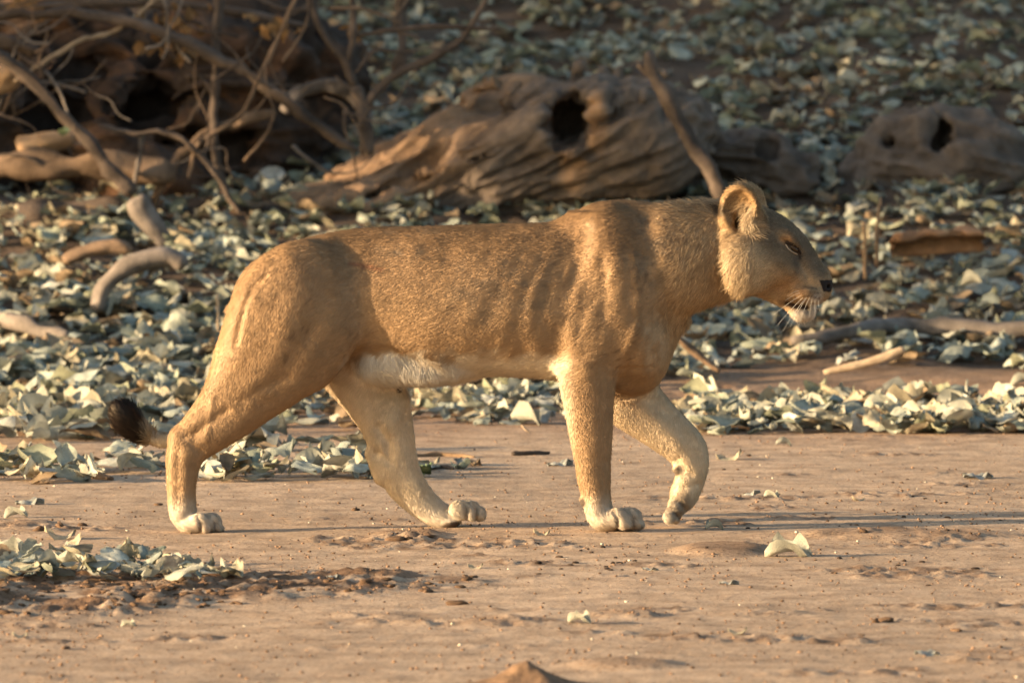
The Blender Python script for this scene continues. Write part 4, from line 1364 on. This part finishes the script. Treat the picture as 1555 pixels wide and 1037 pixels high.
def rot_sun_col(V):
    px, py = to_px(V[:, 0], V[:, 1], V[:, 2])
    m = np.clip(blob(px, py, 905, 190, 20, 55) + blob(px, py, 872, 255, 26, 40) * 0.8, 0, 1) * 0.85
    slab = sstep(0, 40, (px - 430) * 0.62 + 345 - 330 - (330 - py) * 0 + 0) * sstep(790, 690, px + (py - 200) * 0.9) * 0.75  # slab face painted lighter and tanner: sunlight put into the wood colour
    m2 = np.clip(m + slab, 0, 1)
    return m2, (0.30, 0.185, 0.105)
a, b = tp(375, 352, -0.55), tp(1110, 60, 0.75)
trunk_o = sdf_wood('fallen_trunk', build_trunk, np.minimum(a, b) - [0, 0, 0.08], np.maximum(a, b), 0.0095, (0.135, 0.104, 0.08), (3.4, 12, 18), 0.042,
                   'broad weathered fallen trunk with a dark knot hole behind the lioness', 'fallen trunk', hi_col=rot_sun_col, lie=0.5)

def stump(name, rows, holes, label, dy, pad=40):
    r_ = np.array([(q[0], q[1], q[2]) for q in rows])
    lo = tp(r_[:, 0].min() - pad - 40, r_[:, 1].max() + pad + 40, dy) - [0, 0.4, 0]
    hi = tp(r_[:, 0].max() + pad + 40, r_[:, 1].min() - pad - 40, dy) + [0, 0.4, 0]
    def bld(f):
        f.chain([[*tp(q[0], q[1], dy), rr(q[2]), 1] for q in rows], k=0.04, sub=3)
        for h in holes:
            f.ell(tp(h[0], h[1], dy - rr(h[4])), (rr(h[2]), rr(h[5]), rr(h[3])), k=0.03, cut=True)
    return sdf_wood(name, bld, lo, hi, 0.0125, (0.12, 0.094, 0.074), (6, 12, 15), 0.042, label, 'stump')
stump('hollow_stump', [(1010, 262, 42), (1075, 245, 48), (1140, 245, 48), (1195, 265, 42)], [(1112, 196, 16, 18, 20, 40), (1168, 218, 15, 22, 30, 40), (1090, 275, 20, 12, 40, 30)],
      'dark stump with two small rot holes above the lioness head', 0.35)
stump('hollow_stump', [(1320, 272, 44), (1385, 250, 70), (1460, 240, 76), (1540, 262, 60)], [(1428, 212, 24, 34, 30, 60), (1350, 215, 12, 10, 20, 30)],
      'grey stump with one wide dark hollow amid the bank leaves', 0.55)
stick('dead_branch', [(983, 78, 8), (1006, 138, 11), (1036, 192, 11), (1072, 250, 10), (1100, 305, 9)], 11.2, 'dark', 'bare grey branch leaning on the trunk above the lioness ear', 'branch', rough=0.36)
b_ = stick('dead_branch', [(968, 98, 4), (985, 110, 6), (1005, 130, 7)], 11.22, 'dark', 'short dark spur beside the leaning grey branch', 'branch')

# root mass of the fallen tree at the dark end of the bank
def build_root(f):
    for (px, py, rx, ry, rz, dy) in ((120, 190, 200, 120, 120, 0.55), (330, 120, 150, 100, 110, 0.75), (40, 60, 160, 100, 90, 0.75), (250, 280, 160, 90, 60, 0.5), (430, 230, 100, 70, 80, 0.75), (480, 120, 90, 60, 60, 0.9), (-80, 220, 160, 110, 150, 0.5)):
        f.ell(tp(px, py, dy), (rr(rx), rr(ry), rr(rz)), k=0.12)
    for (px, py, rx, rz) in ((250, 150, 60, 34), (130, 110, 50, 30), (200, 245, 70, 18), (330, 215, 45, 30), (60, 300, 80, 22), (380, 290, 60, 20), (90, 165, 40, 26), (400, 60, 45, 25)):
        f.ell(tp(px, py, 0.28), (rr(rx), 0.35, rr(rz)), k=0.08, rot=0.3, cut=True)
def root_col(V):
    px, py = to_px(V[:, 0], V[:, 1], V[:, 2])
    m = sstep(0.0, 0.5, fbm(V[:, 0] * 5, V[:, 1] * 5, V[:, 2] * 5, 3, 35))
    return m * 0.5, (0.17, 0.085, 0.042)
a, b = tp(-260, 360, -0.1), tp(600, -70, 1.35)
sdf_wood('root_mass', build_root, np.minimum(a, b) - [0, 0.1, 0.1], np.maximum(a, b), 0.015, (0.05, 0.036, 0.028), (4, 10, 13), 0.11,
         'dark earthy root mass of a fallen tree on the bank', 'root mass', hi_col=root_col)
YB = 11.55
BR = [
    ([(-30, 26, 10), (90, 20, 10), (180, 27, 11), (260, 55, 11.5), (340, 92, 11), (410, 135, 11), (470, 185, 10), (548, 228, 8)], 0.0, 'dark', 'long bare branch arching down across the dark root mass'),
    ([(-20, 66, 10), (40, 115, 12), (110, 190, 11), (160, 245, 12), (205, 298, 12)], -0.2, 'dark', 'thick bare branch slanting down to the broken root stub'),
    ([(331, -15, 9), (328, 80, 8.5), (326, 160, 7.5), (330, 250, 8), (348, 318, 9)], 0.1, 'dark', 'upright grey stem standing before the dark root mass'),
    ([(455, -15, 3.2), (412, 80, 4), (389, 130, 4.2), (362, 180, 4.5), (305, 216, 5), (285, 272, 4)], -0.1, 'brown', 'thin pale twig bending through the dark root mass'),
    ([(150, 192, 4.5), (200, 202, 4.5), (258, 203, 5), (308, 240, 6), (352, 305, 5), (365, 322, 4)], -0.15, 'dark', 'crooked thin twig crossing the upright grey stem'),
    ([(216, 200, 5), (212, 240, 4.5), (203, 285, 4)], -0.12, 'grey', 'short thin twig hanging beside the slanting branch'),
    ([(613, -15, 12), (610, 50, 11.5), (602, 112, 12)], 0.5, 'dark', 'straight dark sapling trunk beyond the forked shrub'),
    ([(432, 172, 11), (455, 142, 13), (500, 130, 15), (540, 150, 13), (560, 190, 11)], 0.25, 'grey', 'smooth curved root arching behind the forked shrub'),
    ([(-20, 8, 7), (60, 10, 7), (170, 5, 8), (330, 14, 8), (470, 40, 7)], 0.3, 'dark', 'dark branch lying along the top of the root mass'),
    ([(-20, 62, 14), (30, 68, 13), (60, 80, 9)], 0.2, 'dark', 'broken dark branch stub beside the arching branch'),
    ([(230, 320, 9), (252, 275, 9), (275, 240, 9), (330, 195, 9), (420, 172, 8)], 0.12, 'brown', 'brown root climbing from the broken root stub into the dark'),
    ([(250, -12, 3), (180, 45, 4), (120, 62, 4.5), (60, 100, 4), (20, 125, 3)], 0.05, 'pale', 'pale thin twig hanging under the arching branch'),
]
for pts, dy, col, lab in BR:
    stick('dead_branch', [(q[0], q[1], q[2] * 0.78) for q in pts], YB + dy, col, lab, 'branch', rough=0.34)
for k in range(70):
    x0, y0 = lr.uniform(-20, 570), lr.uniform(-10, 300)
    an_, L_ = lr.uniform(0, 6.28), lr.uniform(60, 190)
    pts, rad_ = [], lr.uniform(1.2, 3.4)
    for q in range(5):
        pts.append((x0, y0, rad_ * (1 - 0.16 * q)))
        an_ += lr.normal() * 0.38
        x0, y0 = x0 + math.cos(an_) * L_ / 4, y0 + math.sin(an_) * L_ / 4
    if max(q[1] for q in pts) < 335:
        stick('dead_twig', pts, YB + lr.uniform(-0.15, 0.35), ('grey', 'dark', 'dark', 'brown')[k % 4], ('thin grey', 'thin dark', 'thin dark', 'thin brown')[k % 4] + ' twig tangled among branches before the root mass', 'twig', 'twigs tangled before the root mass')
# forked shrub: one thing with its limbs
shr = obj('bare_shrub', None, label='leafless forked shrub growing beside the sunlit trunk slab', cat='shrub')
shr.location = P(556, 232, YB + 0.1)
for pts, nm in (([(556, 236, 11), (553, 175, 10), (540, 130, 9)], 'stem'), ([(541, 134, 8), (522, 92, 7), (492, 52, 6), (468, -15, 5)], 'limb'),
                ([(553, 165, 8), (588, 122, 7), (640, 96, 6.5), (700, 60, 5.5), (748, -15, 4)], 'limb'), ([(528, 96, 6), (537, 52, 5.5), (532, -15, 4)], 'limb'),
                ([(540, 56, 4), (620, 43, 4), (700, 41, 3.8), (762, 46, 3.2)], 'limb'), ([(640, 60, 3), (600, 40, 3), (625, -10, 2.5)], 'limb')):
    stick(nm, pts, YB + 0.1, 'dark', parent=shr)
stick('root_log', [(-40, 246, 21), (60, 252, 21), (150, 257, 20), (265, 258, 17)], YB - 0.05, 'brown', 'thick brown log lying level under the dark root mass', 'log', rough=0.42)
stick('root_log', [(-30, 130, 28), (10, 118, 26), (40, 100, 14)], YB + 0.1, 'tan', 'broken tan log end catching sun in the root mass', 'log', rough=0.42)
stick('root_log', [(30, 226, 16), (70, 212, 18), (110, 206, 13)], YB, 'tan', 'short sunlit wood chunk on top of the level log', 'log', rough=0.42)
stick('root_log', [(-30, 310, 26), (60, 320, 28), (160, 318, 22), (200, 320, 12)], YB - 0.1, 'dark', 'dark half buried log at the foot of the root mass', 'log', rough=0.42)
stick('root_stub', [(250, 372, 11), (232, 342, 14), (214, 318, 16), (204, 298, 15)], YB - 0.9, 'grey', 'thick broken root stub rising out of the leaf litter', 'root')
stick('curved_log', [(143, 468, 12), (160, 432, 15), (198, 402, 16), (246, 388, 15), (284, 402, 11)], 9.0, 'grey', 'curved grey log half buried in leaves behind the rump', 'log')
stick('curved_log', [(95, 398, 8), (130, 382, 11), (172, 374, 11), (200, 382, 8)], 10.0, 'brown', 'short brown log beyond the curved grey log', 'log')
stick('broken_branch', [(-30, 505, 11), (30, 521, 12), (70, 531, 11), (104, 535, 8)], 0, 'grey', 'grey branch end lying on the leaves behind the tail', 'branch', on_ground=True, up=0.05)
stick('broken_branch', [(-20, 578, 10), (25, 570, 11), (55, 553, 10), (76, 536, 8)], 0, 'tan', 'orange brown branch stub under the grey branch end', 'branch', on_ground=True, up=0.03)
stick('broken_branch', [(-30, 617, 7), (20, 614, 8), (68, 622, 6)], 0, 'tan', 'tan branch piece lying on the bare soil patch', 'branch', on_ground=True)
stick('flat_stick', [(48, 727, 6), (100, 724, 7.5), (140, 726, 7), (172, 730, 4)], 0, 'brown', 'flat brown stick at the edge of the leaf strip by the tail', 'stick', on_ground=True)
stick('long_branch', [(1205, 542, 9), (1290, 532, 12), (1368, 521, 13), (1462, 525, 12), (1600, 528, 11)], 0, 'grey', 'long grey branch lying level in the leaves ahead of the lioness', 'branch', on_ground=True, up=0.045)
stick('wood_splinter', [(1250, 565, 4), (1300, 555, 6.5), (1340, 543, 7), (1374, 530, 5)], 6.9, 'pale', 'pale split wood splinter leaning on the long grey branch', 'splinter', flat=0.6, rough=0.10)
stick('broken_branch', [(1026, 508, 6), (1050, 530, 6.5), (1075, 550, 6), (1094, 563, 4)], 7.2, 'brown', 'thin brown branch emerging behind the lioness chest', 'branch')
stick('broken_branch', [(640, 622, 6), (680, 598, 7), (720, 578, 6.5), (765, 562, 5)], 6.6, 'dark', 'dark branch slanting through the leaves beneath the belly', 'branch')
stick('short_stick', [(778, 692, 3.5), (805, 691, 4.5), (834, 690, 3.5)], 0, 'dark', 'short dark stick on the sand beneath the belly', 'stick', on_ground=True)
stick('short_stick', [(625, 694, 3), (670, 693, 4), (722, 695, 2.5)], 0, 'tan', 'thin tan stick on the sand beyond the far hind leg', 'stick', on_ground=True)
stick('short_stick', [(655, 713, 3), (670, 711, 3.5), (690, 713, 2.5)], 0, 'dark', 'tiny dark stick beside the leaves behind the far hind leg', 'stick', on_ground=True)
stick('short_stick', [(792, 645, 1.5), (798, 652, 1.8), (806, 657, 1.2)], 4.6, 'pale', 'thin straw beneath the belly', 'stick')
stick('dry_stalk', [(330, 445, 2.4), (332, 505, 2.2), (334, 520, 2)], 8.2, 'pale', 'thin dry stalk standing in the leaves behind the rump', 'stalk')
stick('dry_stalk', [(1312, 335, 2.6), (1314, 380, 2.8), (1313, 425, 2.8)], 9.6, 'tan', 'pale dry stalk standing beyond the lioness face', 'stalk')
stick('dry_stalk', [(1338, 300, 2.4), (1332, 350, 2.8), (1332, 405, 2.8)], 9.8, 'brown', 'brown dry stalk beside the pale stalk', 'stalk')
# curled bark shell: an open arch of bark lying on the leaves, hollow towards the sand
def bark_shell():
    na, nl = 16, 22
    a0, b0 = np.array(P(1355, 384, 10.2)), np.array(P(1492, 376, 10.25))
    an = np.linspace(R(-15), R(128), na)
    V = []
    for lay, rad in ((0, 0.085), (1, 0.066)):
        for i in range(nl):
            t = i / (nl - 1)
            c = a0 + (b0 - a0) * t
            for k, a in enumerate(an):
                a2 = a if k < na - 1 else a + 0.25 * float(noise3(t * 6, 1, 0, 7))
                q = rad * (1 + 0.18 * float(noise3(t * 5, a * 2, 0, 9)) - (0.35 if t in (0, 1) else 0))
                V.append(c + [0.02 * float(noise3(a * 3, 0, t, 11)), q * math.cos(a2), q * math.sin(a2)])
    V = np.array(V)
    g = np.arange(nl * na).reshape(nl, na)
    h = g + nl * na
    def quad(a, b, c, d):
        return np.stack([a, b, c, d], -1).reshape(-1, 4)
    Q = [quad(g[:-1, :-1], g[:-1, 1:], g[1:, 1:], g[1:, :-1]), quad(h[:-1, :-1], h[1:, :-1], h[1:, 1:], h[:-1, 1:]),
         quad(g[:-1, 0], g[1:, 0], h[1:, 0], h[:-1, 0]), quad(g[:-1, -1], h[:-1, -1], h[1:, -1], g[1:, -1]),
         quad(g[0, :-1], h[0, :-1], h[0, 1:], g[0, 1:]), quad(g[-1, :-1], g[-1, 1:], h[-1, 1:], h[-1, :-1])]
    base = V.mean(0)
    me = mesh_arrays('bark_shell', V - base, np.concatenate(Q))
    set_color(me, wood_tint(V, (0.27, 0.15, 0.08), 4))
    o = obj('bark_shell', me, wood_m, None, 'curled piece of reddish bark arched over a dark hollow', 'bark')
    o.location = base
bark_shell()
# green seedlings
green_m = plain_mat('green_leaf', (0.12, 0.16, 0.085), 0.7, 0.2)
def seedling(px, py, y, s, label, n=7):
    root = obj('seedling', None, label=label, cat='seedling')
    g = P(px, py, y)
    root.location = g
    for i in range(n):
        v, c, _ = LEAVES[(i * 7 + 3) % 40]
        l = (0, 0, 0, (i * 7 + 3) % 40, s * lr.uniform(0.7, 1.1), i * 2.4, -0.9 + 0.3 * lr.normal(), 0.2 * lr.normal(), '')
        M = leaf_matrix(l)
        d = v + [0.5, 0, 0]
        me = mesh_arrays('leaf', (d @ M.T), LEAFQ)
        obj('leaf', me, green_m, root)
g0 = G(640, 725)
seedling(640, 722, g0.y, 0.06, 'small green seedling beside the far hind leg')
seedling(95, 205, YB - 0.3, 0.045, 'tiny green sprig on the slanting branch', 4)
# sunlit cluster of hanging dead leaves above the roots
dead_m = tint_mat('dead_hanging_leaf', rough=0.8, noise=40.0, amount=0.25, spec=0.2, trans=0.25)
dl = []
for (cx_, cy_, sx, sy, n_) in ((265, 45, 45, 30, 38), (420, 40, 30, 18, 12), (45, 12, 35, 14, 14), (535, 45, 14, 12, 6), (270, 85, 14, 8, 5)):
    for i in range(n_):
        px, py = cx_ + lr.normal() * sx * 0.6, cy_ + lr.normal() * sy * 0.6
        g = P(px, py, YB + 0.25 + 0.12 * lr.normal())
        dl.append((g, int(lr.integers(40)), lr.uniform(0.05, 0.085), lr.uniform(0, 6.28), lr.normal() * 0.8, lr.normal() * 0.8))
Vd, Cd = [], []
for (g, var, s_, yaw, p_, r_) in dl:
    M = leaf_matrix((0, 0, 0, var, s_, yaw, p_, r_, ''))
    Vd.append(LEAVES[var][0] @ M.T + np.array(g))
    Cd.append(np.tile(np.array((0.33, 0.18, 0.07)) * lr.uniform(0.6, 1.2), (NL * NW, 1)))
me = mesh_arrays('dead_foliage', np.concatenate(Vd), np.concatenate([LEAFQ + k * NL * NW for k in range(len(Vd))]))
set_color(me, np.concatenate(Cd))
obj('dead_foliage', me, dead_m, label='orange dead leaves hanging over the root mass', cat='dead leaves', kind='stuff')

# ------------------------------------------------------------------ soil clods, pellets and the little mound
clod_m = tint_mat('soil_clod', rough=0.95, noise=60.0, amount=0.35, bump=0.5, spec=0.1)
def ico():
    t = (1 + 5 ** 0.5) / 2
    v = np.array([(-1, t, 0), (1, t, 0), (-1, -t, 0), (1, -t, 0), (0, -1, t), (0, 1, t), (0, -1, -t), (0, 1, -t), (t, 0, -1), (t, 0, 1), (-t, 0, -1), (-t, 0, 1)], np.float64)
    f = [(0, 11, 5), (0, 5, 1), (0, 1, 7), (0, 7, 10), (0, 10, 11), (1, 5, 9), (5, 11, 4), (11, 10, 2), (10, 7, 6), (7, 1, 8), (3, 9, 4), (3, 4, 2), (3, 2, 6), (3, 6, 8), (3, 8, 9), (4, 9, 5), (2, 4, 11), (6, 2, 10), (8, 6, 7), (9, 8, 1)]
    return v / np.linalg.norm(v[0]), np.array(f)
IV, IF = ico()
def subdiv(V, F):
    V = [tuple(x) for x in V]
    key = {}
    def mid(a, b):
        k = (min(a, b), max(a, b))
        if k not in key:
            m = (np.array(V[a]) + np.array(V[b])) / 2
            V.append(tuple(m / np.linalg.norm(m)))
            key[k] = len(V) - 1
        return key[k]
    out = []
    for a, b, c in F:
        ab, bc, ca = mid(a, b), mid(b, c), mid(c, a)
        out += [(a, ab, ca), (b, bc, ab), (c, ca, bc), (ab, bc, ca)]
    return np.array(V), np.array(out)
SV, SF = subdiv(IV, IF)
CLOD = []
for i in range(10):
    v = SV * (1 + 0.45 * noise3(SV[:, 0] * 1.9, SV[:, 1] * 1.9, SV[:, 2] * 1.9, 200 + i) + 0.28 * noise3(SV[:, 0] * 4, SV[:, 1] * 4, SV[:, 2] * 4, 220 + i))[:, None] * [1.1, 1, 0.72]
    me = mesh_arrays('soil_clod', v, SF)
    set_color(me, np.tile(np.array((0.15, 0.094, 0.058)) * (0.75 + 0.05 * i), (len(v), 1)))
    me.materials.append(clod_m)
    CLOD.append(me)
PEL = []
for i in range(4):
    v = SV * (1 + 0.12 * noise3(SV[:, 0] * 2, SV[:, 1] * 2, SV[:, 2] * 2, 240 + i))[:, None] * [1.1, 1, 0.85]
    me = mesh_arrays('pellet', v, SF)
    set_color(me, np.tile(np.array((0.055, 0.038, 0.028)) * (0.8 + 0.2 * i), (len(v), 1)))
    me.materials.append(clod_m)
    PEL.append(me)
def drop(name, meshes, px, py, r, label, cat, group):
    g = G(px, py)
    o = bpy.data.objects.new(name, meshes[int(lr.integers(len(meshes)))])
    COL.objects.link(o)
    o.location = (g.x, g.y, g.z + r * 0.12)
    o.scale = (r * lr.uniform(0.9, 1.8), r * lr.uniform(0.8, 1.3), r * lr.uniform(0.7, 1.0))
    o.rotation_euler = (0, 0, lr.uniform(0, 6.28))
    o['label'], o['category'], o['group'] = label, cat, group
for i in range(70):
    px, py = 330 - 370 * lr.random() ** 0.8 + 0, lr.uniform(884, 934)
    px = lr.uniform(-20, 380)
    drop('soil_clod', CLOD, px, py - 0.03 * px * (py > 900), lr.uniform(0.005, 0.011), 'rough brown soil clod below the bleached leaf pile', 'soil clod', 'clods below the leaf pile')
for i in range(26):
    drop('soil_clod', CLOD, lr.uniform(380, 720), lr.uniform(872, 900), lr.uniform(0.006, 0.012), 'small soil clod in the dark trail leading from the leaf pile', 'soil clod', 'clods trailing from the leaf pile')
for (px, py) in ((692, 918), (1330, 945), (1345, 943), (1452, 958), (125, 798), (90, 800), (60, 805), (240, 767), (620, 818), (650, 815), (600, 820), (1310, 808), (100, 985), (540, 775)):
    drop('soil_clod', CLOD, px, py, lr.uniform(0.009, 0.015), 'lone dark soil crumb standing on bare sand', 'soil clod', 'lone crumbs on the sand')
for i in range(46):
    px, py = (900 + lr.normal() * 40, 850 + lr.normal() * 12) if i < 22 else (lr.uniform(1050, 1540), lr.uniform(690, 900))
    drop('pellet', PEL, px, py, lr.uniform(0.0045, 0.0075), 'round dark pellet on the open sand near the front paws', 'pellet', 'dark pellets on the sand')
# crumbs too small to tell apart
n = 20000
px, py = lr.uniform(-120, 1680, n), 640 + (1060 - 640) * lr.random(n)
d = FPX * HCAM / (py - HOR)
x, y = (px - W0 / 2) * d / FPX, d - DCAM
keep = lr.random(n) < 0.35 + 0.65 * sstep(-0.2, 0.5, fbm(x * 1.3, y * 0.7, 0, 3, 131)) + clod_mask(px, py)
x, y = x[keep], y[keep]
z = ground_h(x, y)
r = 0.0009 + 0.0042 * lr.random(len(x)) ** 4
Vc = (IV[None] * [1.15, 1, 0.8] * r[:, None, None] * (1 + 0.3 * lr.normal(size=(len(x), 12, 1)) * 0.5) + np.stack([x, y, z + r * 0.3], 1)[:, None]).reshape(-1, 3)
Fc = (IF[None] + (np.arange(len(x)) * 12)[:, None, None]).reshape(-1, 3)
me = mesh_arrays('soil_crumbs', Vc, Fc)
cc = np.where(lr.random(len(x)) < 0.025, 1, 0)[:, None]
cb = np.array((0.20, 0.125, 0.078)) * lr.uniform(0.45, 1.4, (len(x), 1))
cb = cb * (1 - cc) + np.array((0.5, 0.44, 0.34)) * cc
set_color(me, np.repeat(cb, 12, 0))
obj('soil_crumbs', me, clod_m, label='fine soil crumbs strewn over the sand', cat='soil crumbs', kind='stuff')
# pointed mound at the front edge
g = G(800, 1046)
th = np.linspace(0, 2 * math.pi, 40, endpoint=False)
rad = np.linspace(0, 1, 26)
TH, RA = np.meshgrid(th, rad, indexing='ij')
hh = 0.058 * (0.45 * np.exp(-(RA / 0.16) ** 2) + 0.62 * np.clip(1 - RA, 0, 1) ** 1.3) 
xx, yy = 0.26 * RA * np.cos(TH), 0.26 * RA * np.sin(TH)
hh = hh + 0.009 * fbm(xx * 24, yy * 24, 0, 3, 141) * (1 - RA) - 0.006 * RA
ii = np.arange(40 * 26).reshape(40, 26)
mq_ = np.stack([ii[:, :-1], np.roll(ii, -1, 0)[:, :-1], np.roll(ii, -1, 0)[:, 1:], ii[:, 1:]], -1).reshape(-1, 4)
v = np.stack([xx, yy, hh], -1).reshape(-1, 3)
me = mesh_arrays('soil_mound', v, mq_[:, ::-1])
set_color(me, np.tile(np.array((0.20, 0.125, 0.075)), (len(v), 1)) * (1 + 0.2 * fbm(v[:, 0] * 60, v[:, 1] * 60, 0, 2, 143))[:, None])
o = obj('soil_mound', me, clod_m, label='small pointed mound of dark soil on the foreground sand', cat='soil mound')
o.location = g

# ------------------------------------------------------------------ trees outside the frame that shade the bank
bark_m = plain_mat('tree_bark', (0.14, 0.105, 0.08), 0.9, 0.1)
crown_m = tint_mat('tree_foliage', rough=0.7, noise=5.0, amount=0.3, spec=0.2, trans=0.2)
def tree(x, y, h, clumps, per, label, seed):
    """clumps rows (dx, dy, z above foot, radius)"""
    rng = np.random.default_rng(seed)
    z0 = gz(x, y)
    root = obj('shade_tree', None, label=label, cat='tree', group='trees shading the bank')
    root.location = (x, y, z0)
    V, Q, T = stick_mesh([(0, 0, -0.1, 0.17), (0.1, 0.05, h * 0.3, 0.14), (-0.05, 0.1, h * 0.6, 0.10), (0.1, 0, h * 0.9, 0.05)], seed)
    obj('trunk', mixed_mesh('trunk', V, Q, T), bark_m, root)
    cl = np.array(clumps, np.float64)
    for k in range(len(cl)):
        e = cl[k, :3]
        V, Q, T = stick_mesh([(0, 0, min(h * 0.5, e[2] * 0.6), 0.07), (*(e * [0.5, 0.5, 0.85]), 0.05), (*e, 0.02)], seed + k)
        obj('limb', mixed_mesh('limb', V, Q, T), bark_m, root)
    Vs = []
    for c_ in cl:
        n = int(per * c_[3] ** 2)
        c = rng.normal(size=(n, 3))
        c = c / np.linalg.norm(c, axis=1, keepdims=True) * rng.random((n, 1)) ** 0.45 * c_[3] * (1 + 0.25 * rng.normal(size=(n, 1))) + c_[:3]
        a = rng.normal(size=(n, 3)); a /= np.linalg.norm(a, axis=1, keepdims=True)
        b = np.cross(a, rng.normal(size=(n, 3))); b /= np.linalg.norm(b, axis=1, keepdims=True)
        s_ = rng.uniform(0.06, 0.11, (n, 1))
        Vs.append(np.stack([c - a * s_, c + b * s_ * 0.6, c + a * s_, c - b * s_ * 0.6], 1).reshape(-1, 3))
    V = np.concatenate(Vs)
    me = mesh_arrays('crown', V, np.arange(len(V)).reshape(-1, 4))
    set_color(me, np.repeat(np.array((0.07, 0.09, 0.035)) * rng.uniform(0.6, 1.5, (len(V) // 4, 1)), 4, 0))
    obj('crown', me, crown_m, root)
tree(-9.2, 5.5, 3.6, [(0, -0.9, 2.7, 0.55), (0.1, 0.0, 2.9, 0.75), (-0.2, 0.9, 2.7, 0.6), (0.2, 0.3, 3.7, 0.7), (0, 1.5, 2.5, 0.5)], 1150, 'small leafy tree standing at the foot of the bank', 303)
tree(-10.8, 9.5, 5.2, [(0, -1.45, 3.05, 0.65), (0.1, -0.65, 3.1, 0.62), (-0.2, 0.6, 3.4, 0.75), (0.1, 1.4, 2.4, 0.9), (0, 1.6, 1.2, 0.7), (0, 0.05, 2.45, 0.5), (0, -1.0, 3.1, 0.6), (0, -0.25, 2.75, 0.42), (0.1, -1.25, 2.5, 0.42), (0.1, 0.35, 1.6, 0.55), (0, 0.2, 4.7, 1.1), (0, -1.2, 4.6, 0.9), (0, 1.5, 4.2, 1.0)], 1150, 'leafy tree with a high crown standing on the bank', 301)
tree(-12.0, 13.1, 5.5, [(0, -1.4, 1.5, 1.0), (0.2, -1.2, 3.0, 1.1), (0, 0.2, 2.2, 1.2), (0, 0.4, 3.8, 1.3), (0, 1.8, 1.8, 1.1), (0, 2.0, 3.4, 1.2), (0, 3.2, 2.4, 1.1), (0.1, -0.8, 4.4, 1.0)], 1150, 'broad leafy tree standing farthest up the bank', 302)
tree(-4.5, 21.5, 6.5, [(0, -3.5, 4.6, 1.7), (1.5, -2.0, 5.2, 1.8), (-1.5, -1.5, 5.0, 1.7), (0.5, 0.3, 6.0, 1.8)], 420, 'unseen tall tree added above the root mass to block sky light', 311)  # three bank-top canopies added out of view to darken the bank
tree(1.2, 22.0, 6.8, [(0, -4.2, 4.8, 1.8), (1.6, -2.4, 5.3, 1.8), (-1.6, -2.4, 5.2, 1.7), (0, -0.3, 6.2, 1.9)], 420, 'unseen tall tree added above the fallen trunk to block sky light', 312)
tree(6.5, 21.0, 6.4, [(-1.4, -3.8, 4.6, 1.8), (0.8, -2.4, 5.2, 1.8), (-1.0, -0.6, 5.6, 1.8), (-2.4, -2.0, 5.4, 1.6)], 420, 'unseen tall tree added above the grey hollow stump to block sky light', 313)
